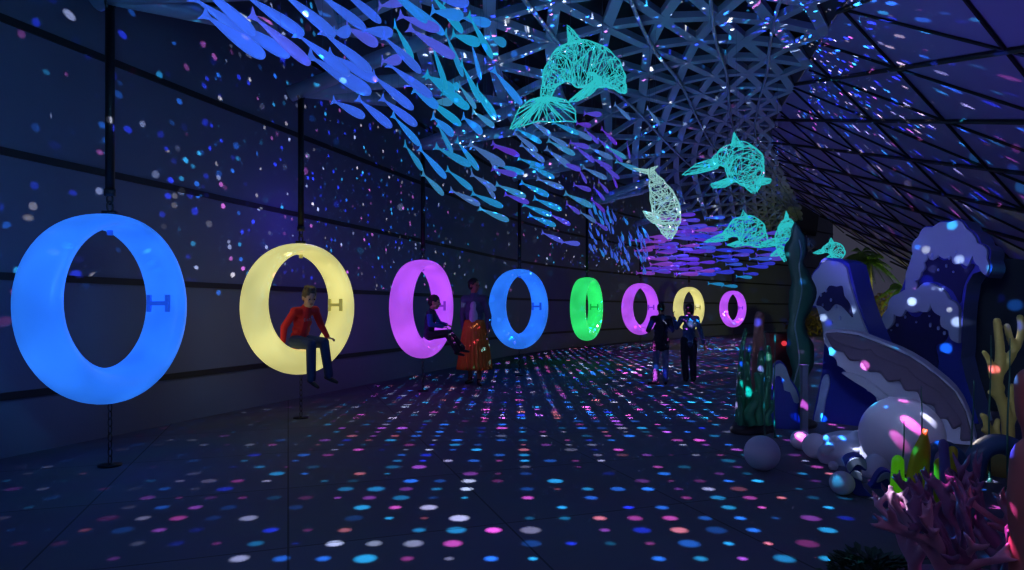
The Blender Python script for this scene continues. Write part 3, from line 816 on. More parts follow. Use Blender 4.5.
hh = cs([(158,345),(172,305),(196,290),(212,268),(240,272),(262,270),(270,310),(292,340),(306,396),(288,380),(262,352),(232,344),(205,372),(180,352)], 780, 220, 4.075)
board('hollow', hh, pl, .068, .018, M['wave_navy'], w, smooth=3, bev=0)
drops(pl, [(824,295,.8,2),(829,291,.8,1.6),(834,300,.8,2),(826,305,.7,1.5),(839,307,.9,1.8),(843,318,.8,2.2),(835,322,.7,1.4)], .07, w)
s1 = [(815,428),(819,402),(823,380),(828,374),(830,384),(826,400),(822,425)]
board('spray_streak', s1, pl, .03, .03, M['wave_white'], w, smooth=3, bev=0)

def mini_wave(label, poly, crest, px, d, n, th=.14):
    pl = Plane(px, d, n)
    w = thing('wave_cutout', tuple(pl.at(0, 0, -th/2)), label, 'wave decoration', 'painted wave decorations')
    board('wave_body', poly, pl, 0, th, M['wave_blue'], w, smooth=3, bev=.01)
    for c in crest: board('foam_crest', c, pl, .022, .022, M['wave_crest'], w, smooth=2, bev=.004)
mini_wave('low blue wave cut-out with frosty tips, between the kelp and the grey post', [(771,430),(772,400),(769,378),(774,365),(780,361),(786,366),(790,378),(797,388),(800,400),(798,412),(801,430)],
          [[(770,380),(773,368),(780,363),(786,368),(790,380),(796,390),(799,402),(794,402),(790,392),(784,390),(782,378),(776,376),(773,386)]], 786, 6.75, (-.3, -.95))
mini_wave('small curled blue wave cut-out beside the floor ball nearest the coral', [(872,500),(858,499),(851,490),(850,475),(848,468),(846,462),(850,458),(858,456),(865,459),(867,466),(866,471),(861,470),(860,476),(864,488)],
          [[(846,466),(850,459),(858,457),(865,460),(866,469),(862,466),(857,464),(853,467),(849,472)], [(850,474),(854,470),(860,472),(862,480),(858,479),(854,477)]], 858, 4.35, (-.3, -.95))
mini_wave('small shiny blue wave cut-out tucked between the big ball and the lime sponge', [(872,494),(873,484),(878,475),(884,470),(891,472),(896,478),(898,486),(899,496)],
          [[(876,482),(881,474),(888,472),(894,479),(891,484),(887,478),(882,480)]], 885, 4.5, (-.3, -.95), .1)

# ---- scalloped shell slide
pl = Plane(890, 6.3, (-.6, -.8))
w = thing('scalloped_slide', tuple(pl.at(0, 0, -.2)), 'large pale lilac scalloped shell form sweeping down in front of the blue waves', 'shell decoration')
o1 = [(823,334),(826,330),(837,330),(848,331),(859,333),(872,338),(885,343),(898,348),(910,354),(923,362),(936,372),(947,381),(955,389),(962,399),(967,410),(972,424),(976,440),(976,446)]+[(862,446),(868,430),(884,412)]+scall([(884,412),(876,400),(867,391),(858,384),(851,377),(843,370),(833,363),(827,352),(824,343)], 7, -2.2)
board('shell_base', o1, pl, 0, .34, M['shell'], w, bev=.06)
L1 = [(825,333),(837,332),(859,335),(885,345),(910,356),(936,374),(955,391),(966,411),(974,440),(960,441)]+[(961,425),(953,430),(947,418),(938,419),(934,405),(922,403),(918,391),(905,391),(900,380),(888,382),(880,372),(868,372),(862,361),(850,361),(844,352),(834,350)]
sl_ = board('shell_layer', L1, pl, .05, .05, M['shell_dark'], w, bev=.03)
for q in ([(830,334),(848,334),(864,338),(880,345),(866,350),(850,346),(838,342)], [(868,340),(890,348),(908,358),(918,368),(904,366),(888,360),(876,354)],
          [(902,354),(924,365),(942,382),(950,396),(934,388),(918,378),(908,368)], [(938,378),(956,394),(966,414),(970,434),(958,414),(948,402),(940,390)]):
    board('scallop', q, pl, .085, .04, M['shell_dark'], sl_, smooth=4, bev=.02)
for q in ([(842,372),(862,376),(884,392),(900,408),(886,404),(868,390),(852,380)], [(888,396),(912,404),(934,424),(946,442),(926,440),(908,424),(896,410)]):
    board('scallop', q, pl, .03, .05, M['shell'], w, smooth=4, bev=.025)

# ---- balls on the floor
def ball(px, py, r, label, d=None):
    s = py+r-HZ; d = d or F*CAMZ/s; rr = r/F*d
    o = MB().sphere(P(px, py, d), rr, 40, 24).build('frosted_ball', M['ball'], None, origin=V((P(px, py, d).x, d, 0)))
    o.location.z += 0
    tag(o, label, 'ball', 'frosted white balls on the floor'); zmin = min(v.co.z for v in o.data.vertices); o.location.z -= zmin
ball(762, 453, 17.3, 'white frosted ball standing alone on the floor left of the foam cloud')
ball(842, 483, 11.8, 'small white ball in front of the foam cloud, beside the curled little wave')
ball(800.5, 440, 9.6, 'white ball at the left end of the foam cloud, below the grey post')
ball(815.5, 446, 12.6, 'white ball half overlapping the foam cloud, right of the smaller end ball')
ball(901, 434, 38, 'largest white frosted ball, at the foot of the shell form', 4.95)
# foam cloud
prims = []; rr = random.Random(8)
for (x, y, r) in [(832,455,11),(838,447,10),(846,457,14),(853,446,12),(862,455,15),(872,447,14),(868,440,9),(858,438,7),(846,440,6),(836,441,6),(852,466,10)]:
    d = 5.35+rr.uniform(-.12, .12); p = P(x, y, d); prims.append(('e', p, (r/F*d*1.3, r/F*d*1.1, r/F*d*1.15)))
cld = thing('foam_cloud', tuple(P(856, 309, 5.35)*1-V((0, 0, CAMZ))), 'lumpy white foam cloud lying between the small balls and the largest ball', 'foam decoration')
for i in range(26):
    x = 824+i*2.3; y = 440+rr.uniform(-4, 26); d = 5.3+rr.uniform(-.25, .05); r = rr.uniform(3.5, 6)
    prims.append(('e', P(x, y, d), (r/F*d,)*3))
prims.append(('e', V((P(852,450,5.35).x, 5.4, .1)), (.3, .16, .14)))
prims.append(('e', V((P(884,450,5.3).x, 5.35, .08)), (.16, .14, .12)))
blob('cloud_body', prims, .014, M['cloud'], cld, 1)
pb = blob('cloud_lump', [('e', P(876, 465, 4.85), (.085, .08, .085)), ('e', P(869, 472, 4.85), (.05, .06, .06)), ('e', P(885, 470, 4.88), (.06, .06, .07))], .012, M['cloud'], cld, 1)

# ---- kelp
def ribbon(name, pts, widths, m, parent, th=.02, nrm=V((0, -1, 0)), wav=0):
    pts = [V(p) for p in pts]; n = len(pts); vs = []
    for i in range(n):
        t = (pts[min(i+1, n-1)]-pts[max(i-1, 0)]).normalized(); s = t.cross(nrm).normalized(); w = widths[i]
        f = nrm*(wav*math.sin(i*.9))
        for (a, b) in ((-1, 0), (-.5, .5), (0, .8), (.5, .5), (1, 0), (.5, -.5), (0, -.6), (-.5, -.5)):
            vs.append(pts[i]+s*a*w+nrm*b*th+f*(abs(a)))
    fs = [(i*8+k, i*8+(k+1) % 8, (i+1)*8+(k+1) % 8, (i+1)*8+k) for i in range(n-1) for k in range(8)]
    fs += [tuple(range(7, -1, -1)), tuple((n-1)*8+k for k in range(8))]
    return new_mesh_obj(name, vs, fs, m, parent)
d = 6.9
k = thing('tall_kelp', (P(798, 309, d).x, d, 0), 'tall near-black wavy kelp blade with a pale midrib, left of the smaller wave', 'seaweed decoration', 'kelp and seaweed')
cx = [(794,434),(794,420),(793,405),(796,390),(800,376),(802,362),(800,348),(797,334),(797,320),(800,306),(803,292),(801,278),(796,264),(796,250),(798,240),(796,230),(795,222)]
wd = [8,10,14,11,8,12,14,10,8,12,14,10,8,12,9,5,.6]
p3 = catmull([P(x, y, d) for x, y in cx], 4, False)
ws = []
for i in range(len(p3)):
    s = i/4; j = min(int(s), len(wd)-2); f = s-j; f = f*f*(3-2*f); ws.append((wd[j]*(1-f)+wd[j+1]*f)/F*d)
p3[0].z = 0
kb = ribbon('blade', p3, ws, M['kelp'], k, .03)
rb = [(790,425),(788,405),(791,385),(797,362),(795,340),(793,325),(797,306),(800,288),(797,268),(799,252),(797,240)]
MB().tube([p-V((0, .05, 0)) for p in catmull([P(x, y, d) for x, y in rb], 5, False)], .0075, 6).build('midrib', M['kelp_rib'], kb)
MB().sphere((P(798, 309, d).x, d, .03), .2, sc=(1, .7, .35)).build('base', M['rock'], k)

def finger(name, pts, r0, r1, m, parent, seg=10):
    p = catmull(pts, 9, False); p = [p[0].lerp(p[-1], 0)]+p[1:-1]+[p[-2].lerp(p[-1], f) for f in (.3, .55, .75, .9, 1)]; n = len(p)
    L_ = [0]
    for i in range(1, n): L_.append(L_[-1]+(p[i]-p[i-1]).length)
    rs = []
    for i in range(n):
        t = L_[i]/L_[-1]; r = r0+(r1-r0)*t
        ez = min(.4, r1*1.3/L_[-1]); r *= math.sqrt(max(.0, 1-max(0, (t-1+ez)/ez)**2))+.02
        r *= .75+.25*min(1, t*5)
        rs.append(r)
    return MB().tube(p, rs, seg).build(name, m, parent)
# seaweed clump on a rock
d = 6.6
k = thing('seaweed_clump', (P(755, 309, d).x, d, 0), 'clump of upright green seaweed fingers on a dark rock, left of the tall kelp', 'seaweed decoration', 'kelp and seaweed')
for (xb, xt, yt, w, dd) in [(738,746,328,3,0),(744,750,345,4,.1),(752,747,362,4,-.1),(757,762,350,5,.05),(763,768,345,4,0),(748,741,372,4,-.15),(768,766,378,5,-.1),(741,739,395,4,-.2),(759,756,372,5,-.2),(752,754,392,5,-.25),(768,771,400,3,-.2)]:
    p0 = P(xb, 425, d+dd); p1 = P(xt, yt, d+dd); m1 = p0.lerp(p1, .35)+V((rr.uniform(-.04, .04), 0, 0)); m2 = p0.lerp(p1, .7)+V((rr.uniform(-.03, .03), 0, 0))
    finger('seaweed_finger', [p0, m1, m2, p1], w/F*d*1.15, w/F*d*.6, M['weed'], k)
blob('base_rock', [('e', V((P(752, 309, d).x, d, .05)), (.2, .18, .1)), ('e', V((P(742, 309, d).x, d-.05, .03)), (.14, .14, .07)), ('e', V((P(764, 309, d).x, d+.05, .04)), (.13, .14, .09))], .02, M['rock'], k, 1)
k = thing('tube_sponge', (P(758, 309, 7.0).x, 7.0, 0), 'brown rounded sponge column behind the green seaweed fingers', 'sponge decoration')
finger('sponge_column', [P(757,418,7.0), P(757,380,7.0), P(758,345,7.0), P(760,311,7.0)], .062, .05, M['brownfin'], k, 14)
finger('sponge_column', [P(765,418,7.05), P(765,385,7.05), P(764,360,7.05), P(762,335,7.05)], .05, .035, M['brownfin'], k, 14)
k = thing('rust_plinth', (P(776, 309, 7.9).x, 7.9, 0), 'rust red block standing behind the kelp and the low wave', 'plinth')
c = P(776, 0, 7.9); zt = P(776, 333, 7.9).z
MB().box((c.x+.1, 7.95, zt/2), (.42, .3, zt)).build('block', M['rust'], k, False)
MB().box((c.x+.1, 7.95, zt-.02), (.45, .33, .04)).build('cap_slab', M['rust'], k, False)
MB().tube([(c.x+.05, 7.79, zt-.12), (c.x+.05, 7.775, zt-.12)], .03, 14).build('indicator_button', mat('red_indicator', (240, 60, 70), .4, emit=(240, 60, 70), es=.8, sample=False), k)
k = thing('grey_post', (P(803, 309, 6.2).x, 6.2, 0), 'plain square grey post standing in front of the kelp foot', 'post')
c = P(804, 366, 6.2); MB().box((c.x, 6.2, c.z/2), (.055, .055, c.z)).build('post_shaft', M['post'], k, False)
MB().box((c.x, 6.2, c.z+.006), (.066, .066, .012)).build('post_cap', M['post'], k, False)
MB().box((c.x, 6.2, .006), (.13, .13, .012)).build('foot_plate', M['post'], k, False)

# ---- reeds
def reed(px, yt, d, label, bend=0):
    p0 = P(px, 309, d); p0.z = 0; p1 = P(px+bend, yt, d)
    o = thing('reed', (p0.x, d, 0), label, 'reed', 'dark green reeds between the corals')
    pts = catmull([p0, p0.lerp(p1, .4)+V((-.01, 0, 0)), p0.lerp(p1, .75), p1], 4, False); n = len(pts)
    MB().tube(pts, [.007*(1-i/n*.8)+.001 for i in range(n)], 6).build('stem', M['grass'], o)
    MB().tube([p0, p0+V((0, 0, .03))], [.02, .008], 10).build('root_knob', M['grass'], o)
reed(925, 386, 4.4, 'dark green reed rising past the gold sponge in front of the largest ball', -4)
reed(904, 421, 4.2, 'short dark reed beside the lime sponge')
reed(972, 380, 4.6, 'dark reed against the right edge of the shell form', 2)
reed(990, 335, 4.7, 'tall dark reed crossing the lower blue edge behind the yellow coral', 1)
reed(1008, 338, 4.5, 'dark reed in front of the yellow coral branches', 2)
reed(765, 330, 6.2, 'thin dark reed in front of the brown sponge column')
reed(775, 328, 6.3, 'thin dark reed beside the low blue wave')

# ---- sponges
k = thing('finger_sponge', (P(905, 309, 4.1).x, 4.1, 0), 'lime green finger sponge glowing beside the small shiny wave', 'sponge decoration', 'sponge fingers by the pink coral')
def upright(name, px, yt, yb, w, d, m, k, lean=0):
    a = P(px, yb, d); b = P(px+lean, yt, d); a.z = max(.0, a.z)
    finger(name, [a, a.lerp(b, .35), a.lerp(b, .7), b], w/F*d, w/F*d*.75, m, k, 18)
upright('sponge_finger', 897, 455, 510, 7, 4.1, M['lime'], k, 1); upright('sponge_finger', 902, 478, 515, 8, 4.15, M['olive'], k, 3)
k = thing('leaf_sponge', (P(922, 309, 4.2).x, 4.2, 0), 'tall golden green leaf sponge with an orange light spot', 'sponge decoration', 'sponge fingers by the pink coral')
pts = [(918,505),(917,490),(918,475),(920,460),(923,445),(925,429)]; 
ribbon('leaf', [P(x, y, 4.2) for x, y in catmull([V((a, b, 0)) for a, b in pts], 4, False) for _ in (0,)] if False else [P(q.x, q.y, 4.2) for q in catmull([V((a, b, 0)) for a, b in pts], 4, False)], [w/F*4.2 for w in (7,8,9,10,10.5,11,11.5,11.5,11.5,11.3,11,10.8,10.4,10,9.4,8.6,7.6,6,4.4,2.6,.6)][:21], M['olive'], k, .035)
MB().sphere((P(920, 309, 4.2).x, 4.2, .02), .07, sc=(1, .8, .4)).build('base', M['olive'], k)
k = thing('finger_sponge', (P(950, 309, 4.0).x, 4.0, 0), 'olive finger sponge pair partly behind the plum finger', 'sponge decoration', 'sponge fingers by the pink coral')
upright('sponge_finger', 948, 446, 500, 6, 4.1, M['olive'], k, 5); upright('sponge_finger', 941, 458, 505, 6.5, 4.12, M['olive'], k, -1)
k = thing('finger_sponge', (P(945, 309, 3.9).x, 3.9, 0), 'plum blue finger sponge standing above the pink coral', 'sponge decoration', 'sponge fingers by the pink coral')
upright('sponge_finger', 947, 439, 500, 5.5, 3.9, M['plum'], k, -4)
k = thing('finger_sponge', (P(895, 309, 3.7).x, 3.7, 0), 'plum finger sponge lying low at the left tip of the pink coral', 'sponge decoration', 'sponge fingers by the pink coral')
finger('sponge_finger', [P(915,520,3.55), P(905,508,3.55), P(892,501,3.6), P(881,504,3.6)], .042, .032, M['plum'], k, 12)
finger('sponge_finger', [P(915,520,3.55), P(912,530,3.55), P(914,545,3.55), P(915,560,3.55)], .04, .05, M['plum'], k, 12)
# arching blue tubes
d = 4.6
k = thing('arched_coral', (P(985, 309, d).x, d, 0), 'dark blue arched coral tube behind the pink coral, below the yellow one', 'coral decoration', 'coral decorations')
finger('coral_arch', [P(974,500,d), P(974,470,d), P(980,452,d), P(995,444,d), P(1012,448,d), P(1022,462,d), P(1024,500,d)], .07, .07, M['bluetube'], k, 14)
finger('coral_arch', [P(928,470,4.55), P(930,452,4.55), P(940,445,4.55), P(952,448,4.55), P(962,458,4.55), P(970,476,4.55)], .035, .03, M['bluetube'], k, 12)

# ---- branching corals
def branch(prims, p, dv, L, r, depth, rng, spread=.6, up=.3, tips=None):
    q = p+dv*L*.5+V((rng.uniform(-1, 1), rng.uniform(-1, 1), rng.uniform(-.3, .6)))*L*.12; e = q+(dv+V((rng.uniform(-1, 1), rng.uniform(-1, 1), rng.uniform(-.2, 1)*up))*.4).normalized()*L*.5
    r1 = r*.8; r2 = r*(.72 if depth else .14)
    prims.append(('c', p, q, r, r1)); prims.append(('c', q, e, r1, r2))
    if depth == 0: 
        if tips is not None: tips.append(e)
        return
    for _ in range(2 if rng.random() < .62 else 3):
        nd = (dv+V((rng.uniform(-1, 1), rng.uniform(-1, 1), rng.uniform(-.5, 1)))*spread+V((0, 0, up*.3))).normalized()
        branch(prims, e, nd, L*rng.uniform(.62, .9), r2, depth-1, rng, spread, up, tips)
rng = random.Random(21)
d = 2.75
k = thing('branching_coral', (P(962, 309, d).x, d, 0), 'large dusty pink branching coral filling the lower right corner', 'coral decoration', 'coral decorations')
for j, (px, dd, lx, ly) in enumerate([(925,2.75,-.2,-.1),(940,2.8,-.2,-.3),(955,2.7,0,-.25),(968,2.85,.1,.1),(985,2.75,.3,-.2),(998,2.8,.2,.1),(950,3.0,-.1,.3),(978,2.6,.15,-.4),(935,2.65,-.15,-.2),(965,2.95,.0,.2)]):
    b = P(px, 309, dd); b.z = 0; pr = []
    branch(pr, b, V((lx*1.1, ly*1.1, .8)).normalized(), .2, .036, 3, rng, .95, .12)
    blob('coral_branch', pr, .0085, M['pink'] if j % 4 else M['pinktip'], k, 1)
blob('base', [('e', V((P(965,309,d).x, d, .02)), (.42, .3, .1)), ('e', V((P(935,309,d).x, d, .02)), (.2, .2, .07))], .02, M['pink'], k, 1)
rng = random.Random(5)
d = 4.9
k = thing('branching_coral', (P(1005, 309, d).x, d, 0), 'yellow antler-like coral standing at the right edge behind the reeds', 'coral decoration', 'coral decorations')
def stroke(pts, r0, r1): 
    q = catmull([P(x, y, d) for x, y in pts], 3, False); n = len(q)
    return [('c', q[i], q[i+1], r0+(r1-r0)*i/n, r0+(r1-r0)*(i+1)/n) for i in range(n-1)]
pr = stroke([(1008,450),(1008,425),(1003,405),(997,388),(999,372),(1000,350),(998,330),(997,321)], .045, .027)+stroke([(1000,388),(993,376),(990,362),(984,352)], .035, .015)+stroke([(999,375),(1008,362),(1014,350),(1010,338),(1007,326)], .03, .022)\
   +stroke([(1010,355),(1018,345),(1021,330),(1020,317)], .028, .022)+stroke([(1008,425),(1014,412),(1022,400),(1030,380),(1030,350)], .04, .025)+stroke([(1003,405),(996,396),(990,392)], .03, .018)+stroke([(1014,412),(1011,398),(1012,385)], .025, .015)
blob('coral_stem', pr, .012, M['yellowc'], k, 2)
pr = stroke([(1005,450),(998,440),(990,432),(985,418),(982,415)], .04, .018)+stroke([(998,440),(996,428),(998,420)], .03, .018)+stroke([(990,432),(984,430)], .03, .02)
blob('coral_stem', pr, .012, M['yellowc'], k, 2)
MB().sphere((P(1006,309,d).x, d, .08), .16, sc=(1, .9, .9)).build('base', M['yellowc'], k)
d = 2.35
k = thing('tube_sponge', (P(1030, 309, d).x, d, 0), 'big salmon orange sponge column cut by the right edge of the view', 'sponge decoration')
finger('sponge_column', [V((P(1034,309,d).x, d, 0)), P(1034,540,d), P(1032,500,d), P(1036,437,d)], .075, .07, M['salmon'], k, 20)
finger('sponge_column', [V((P(1044,309,2.7).x, 2.75, 0)), P(1040,450,2.75), P(1032,410,2.75), P(1030,368,2.75)], .06, .055, M['salmon'], k, 20)
MB().sphere((P(1036,309,d).x, d+.1, .03), .14, sc=(1, 1.6, .5)).build('base', M['salmon'], k)
# low leafy bush at the bottom edge
M['bush'] = mat('dark_green_leaves', (34, 72, 50), .6)
mb = MB(); c = P(872, 0, 2.95); c.z = 0
for i in range(420):
    a = rng.uniform(0, 6.28); h = rng.random(); r = .17*math.sqrt(rng.random())*(1-.4*h)
    p = c+V((math.cos(a)*r*1.2, math.sin(a)*r, .02+h*.1)); t = V((math.cos(a), math.sin(a), rng.uniform(.1, 1))).normalized(); s = t.cross(V((0, 0, 1))).normalized(); L = rng.uniform(.03, .06)
    u = s.cross(t)*.002
    mb.add([p, p+t*L*.5+s*L*.28+u*3, p+t*L, p+t*L*.5-s*L*.28+u*3, p+t*L*.5-u*3], [(0, 1, 2, 3), (0, 4, 1), (1, 4, 2), (2, 4, 3), (3, 4, 0)])
k = thing('leafy_bush', tuple(c), 'low dark green leafy bush at the bottom edge left of the pink coral', 'bush')
mb.build('leaves', M['bush'], k, False)
MB().tube([c, c+V((0, 0, .08))], [.03, .015], 8).build('woody_stem', M['rock'], k)

# ---- outside the far end: palms and hedge
def palm(px, yt, d, nf, fl, label, seed):
    r = random.Random(seed); b = P(px, 309, d); b.z = 0; top = P(px+1, yt, d)
    k = thing('palm_tree', (b.x, d, 0), label, 'palm tree', 'palm trees outside the far end')
    pts = catmull([b, b.lerp(top, .5)+V((.06, 0, 0)), top], 6, False)
    MB().tube(pts, [.13-.05*i/len(pts)+.008*(i % 2) for i in range(len(pts))], 10).build('trunk', M['trunk'], k)
    for i in range(nf):
        a = 2*math.pi*i/nf+r.uniform(-.2, .2); el = r.uniform(-.5, 1.25); L = fl*r.uniform(.8, 1.15)
        mb = MB(); q = []
        for s in range(9):
            t = s/8; q.append(top+V((math.cos(a)*math.cos(el)*L*t, math.sin(a)*math.cos(el)*L*t, math.sin(el)*L*t-L*.75*t*t)))
        mb.tube(q, [.022*(1-i2/9)+.004 for i2 in range(9)], 4)
        sd = V((-math.sin(a), math.cos(a), 0))
        for s in range(2, 26):
            t = s/26; j = min(int(t*8), 7); p = q[j].lerp(q[j+1], t*8-j); tg = (q[j+1]-q[j]).normalized()
            for sg in (-1, 1):
                l = .5*fl/1.6*math.sin(math.pi*(t*.85+.12)); e = p+sd*sg*l*.75+tg*l*.5-V((0, 0, l*.6)); w = tg*.017
                mb.add([p-w, p+w, e, p+V((0, 0, .012))], [(0, 1, 2), (0, 2, 3), (1, 3, 2)])
        mb.build('frond', M['frond'], k, False)
palm(868, 262, 27.5, 22, 1.15, 'taller palm tree outside, showing between the two blue waves', 3)
palm(860, 254, 31, 22, 1.2, 'palm tree outside with the highest crown, left of its neighbour', 9)
palm(901, 288, 28, 16, .95, 'lower palm tree outside, its crown beside the edge of the tallest wave', 7)
def hedge(px, d, w, h, label, seed):
    r = random.Random(seed); c = P(px, 309, d); c.z = 0; mb = MB()
    for i in range(1500):
        x = r.uniform(-w, w); y = r.uniform(-.5, .5); z = h*r.random()**.7*(1-.35*(x/w)**2)
        p = c+V((x, y, z)); t = V((r.uniform(-1, 1), r.uniform(-1, 1), r.uniform(-.3, 1))).normalized(); s = t.orthogonal().normalized(); L = r.uniform(.1, .22)
        mb.add([p, p+t*L*.5+s*L*.3, p+t*L, p+t*L*.5-s*L*.3, p+t*L*.5+t.cross(s)*.01], [(0, 1, 2, 3), (0, 4, 1), (1, 4, 2), (2, 4, 3), (3, 4, 0)])
    k = thing('hedge_shrub', tuple(c), label, 'shrub', 'shrubs outside the far end')
    mb.build('leaves', M['dry'], k, False)
    mb = MB()
    for i in range(5): mb.tube([c+V((-w*.5+w*.25*i, 0, 0)), c+V((-w*.5+w*.25*i+r.uniform(-.1, .1), 0, h*.7))], [.04, .015], 6)
    mb.build('woody_stems', M['trunk'], k)
hedge(888, 29.5, 1.1, 2.0, 'dry brownish tall shrub outside below the palms', 1)
hedge(817, 30, 1.2, 1.1, 'low yellowish shrub outside between the kelp and the smaller wave', 2)
# ================================================================== PEOPLE
def rotz(a): return Matrix.Rotation(a, 3, 'Z')
M['skin'] = mat('skin_light', (196, 148, 124), .55)
M['skin_tan'] = mat('skin_tan', (150, 104, 80), .55)
M['hair_dark'] = mat('dark_hair', (30, 24, 24), .6, bump=.3, bscale=60)
M['hair_brown'] = mat('brown_hair', (84, 66, 50), .6, bump=.3, bscale=60)
M['red'] = mat('red_sweatshirt', (196, 22, 34), .8, bump=.15, bscale=40)
M['print'] = mat('grey_chest_print', (140, 110, 130), .8)
M['jeans'] = mat('dark_blue_jeans', (38, 54, 92), .85, bump=.2, bscale=50)
M['shoe'] = mat('black_shoe', (26, 24, 28), .5)
M['navy'] = mat('navy_vest', (30, 36, 66), .8)
M['blueshirt'] = mat('bright_blue_sleeve', (44, 80, 170), .8)
M['blackcloth'] = mat('black_trouser_cloth', (28, 30, 46), .85)
M['white_top'] = mat('lilac_white_top', (190, 180, 210), .8)
M['jacket'] = mat('slate_blue_jacket', (70, 78, 108), .8, bump=.2, bscale=30)
M['orange'] = mat('orange_pleated_cloth', (206, 112, 26), .75)
M['black_tee'] = mat('black_t_shirt', (26, 28, 44), .85)
M['greyjeans'] = mat('grey_blue_jeans', (92, 104, 138), .85)
M['denim'] = mat('patterned_denim_jacket', (62, 84, 128), .85, noisy=.35, nscale=18)
M['eye'] = mat('dark_eye', (16, 14, 16), .2)
M['lip'] = mat('lip', (150, 80, 78), .5)

def person(label, origin, yaw, S, J, look=(0, 0), skin='skin', hair='hair_dark', hairstyle='short', outfit=None, cat='person'):
    """J: joints in the body's own frame (x forward, y to its left, z up), metres for a 1.75 m adult, scaled by S"""
    O = V(origin); Rz = rotz(yaw)
    W = lambda p: O+Rz @ (V(p)*S)
    root = thing('person', tuple(V((O.x, O.y, O.z))), label, cat)
    k = S
    hc = V(J['head']); hy, hp = look
    HR = Rz @ rotz(hy) @ Matrix.Rotation(hp, 3, 'Y')
    hs = J.get('headscale', 1)
    H = lambda p: W(hc)+HR @ (V(p)*S*hs)
    pr = []
    q = hs*k
    pr += [('e', H((-.008, 0, .025)), (.096*q, .076*q, .098*q), HR), ('e', H((.018, 0, -.045)), (.068*q, .058*q, .07*q), HR), ('e', H((.045, 0, -.085)), (.03*q, .032*q, .025*q), HR)]
    pr += [('c', H((.085, 0, .015)), H((.104, 0, -.022)), .008*q, .013*q)]
    for s in (-1, 1): pr += [('e', H((-.005, s*.077, -.008)), (.018*q, .008*q, .03*q), HR), ('e', H((.062, s*.03, -.02)), (.02*q, .02*q, .02*q), HR)]
    pr += [('e', H((.078, 0, -.058)), (.012*q, .024*q, .01*q), HR)]
    pr += [('c', W(J['neck']), H((-.012, 0, -.05)), .055*k, .05*q)]
    A = {}
    for s in ('L', 'R'):
        sh, el, wr, hip, kn, an = (W(J[n+s]) for n in ('sh', 'el', 'wr', 'hip', 'kn', 'an'))
        A[s] = (sh, el, wr, hip, kn, an)
        pr += [('c', sh, el, .048*k, .038*k), ('c', el, wr, .037*k, .025*k), ('c', hip, kn, .075*k, .052*k), ('c', kn, an, .05*k, .034*k)]
        # hand: palm, four unequal bent fingers, thumb from the side of the palm
        hd = (Rz @ V(J.get('hand'+s, tuple((V(J['wr'+s])-V(J['el'+s])).normalized())))).normalized()
        sd = V((0, 0, 1)).cross(hd)
        if sd.length < .3: sd = Rz @ V((1, 0, 0))
        sd = (sd-hd*sd.dot(hd)).normalized(); dn = hd.cross(sd)
        if dn.z > 0: dn = -dn
        if abs(hd.z) > .7: dn = (Rz @ V((0, -1 if s == 'L' else 1, 0))); dn = (dn-hd*dn.dot(hd)).normalized(); sd = hd.cross(dn)
        pc = wr+hd*.05*k
        pr += [('c', wr, wr+hd*.02*k, .024*k, .022*k)]
        for f in range(4):
            off = (f-1.5)*.019*k
            b = wr+hd*.03*k+sd*off*.7; kx = wr+hd*.088*k+sd*off; fl = (.036, .042, .039, .03)[f]*k
            m_ = kx+hd*fl*.8+dn*fl*.3; e = m_+hd*fl*.4+dn*fl*.6
            pr += [('c', b, kx, .0125*k, .0105*k), ('c', kx, m_, .0092*k, .0085*k), ('c', m_, e, .0085*k, .007*k)]
        fw = Rz @ V((1, 0, 0)); ts = 1 if sd.dot(fw if abs(hd.z) > .7 else Rz @ V((0, -1 if s == 'L' else 1, 0))) > 0 else -1
        tb = wr+hd*.03*k+sd*.022*k*ts; tm = tb+(hd*.7+sd*.6*ts).normalized()*.035*k; te = tm+(hd*.9+dn*.3).normalized()*.028*k
        pr += [('c', tb, tm, .0125*k, .0105*k), ('c', tm, te, .0105*k, .008*k)]
    ft = {}
    for s in ('L', 'R'):
        an = A[s][5]; fd = (Rz @ V(J.get('foot'+s, (1, 0, 0)))).normalized(); ft[s] = fd
        pr += [('c', an, an+fd*.04*k-V((0, 0, .045))*k, .034*k, .03*k)]
    pel, che = W(J['pelvis']), W(J['chest'])
    tor = [('c', A['L'][3], A['R'][3], .085*k, .085*k), ('c', pel, pel.lerp(che, .5), .105*k, .1*k), ('c', pel.lerp(che, .5), che, .1*k, .11*k), ('c', A['L'][0], A['R'][0], .055*k, .055*k), ('c', che, W(J['neck']), .1*k, .055*k)]
    side = (A['L'][0]-A['R'][0]).normalized()
    for t_, r_ in ((.15, .075), (.5, .07), (.85, .075)):
        c_ = pel.lerp(che, t_); tor.append(('c', c_-side*.06*k, c_+side*.06*k, r_*k, r_*k))
    pr += tor
    blob('body', pr, .0085*max(.75, k), M[skin], root, 2)
    # face
    for s in (-1, 1): MB().sphere(H((.082, s*.03, .008)), .0095*q, 10, 8).build('eye', M['eye'], root)
    MB().tube([H((.088, -.022, -.056)), H((.093, 0, -.058)), H((.088, .022, -.056))], [.003*q, .0055*q, .003*q], 6).build('mouth', M['lip'], root)
    # hair
    hp_ = [('e', H((-.018, 0, .038)), (.1*q, .084*q, .096*q), HR), ('e', H((-.05, 0, 0)), (.065*q, .076*q, .08*q), HR)]
    if hairstyle == 'bun': hp_ += [('e', H((-.09, 0, .05)), (.045*q, .045*q, .045*q), HR), ('e', H((-.03, 0, -.01)), (.075*q, .083*q, .075*q), HR)]
    if hairstyle == 'bob': hp_ += [('e', H((-.04, 0, -.05)), (.075*q, .085*q, .09*q), HR)]
    if hairstyle == 'tousled':
        for i in range(8): hp_.append(('e', H((-.02+.05*math.cos(i*.8), .05*math.sin(i*.8), .115)), (.025*q, .025*q, .022*q), HR))
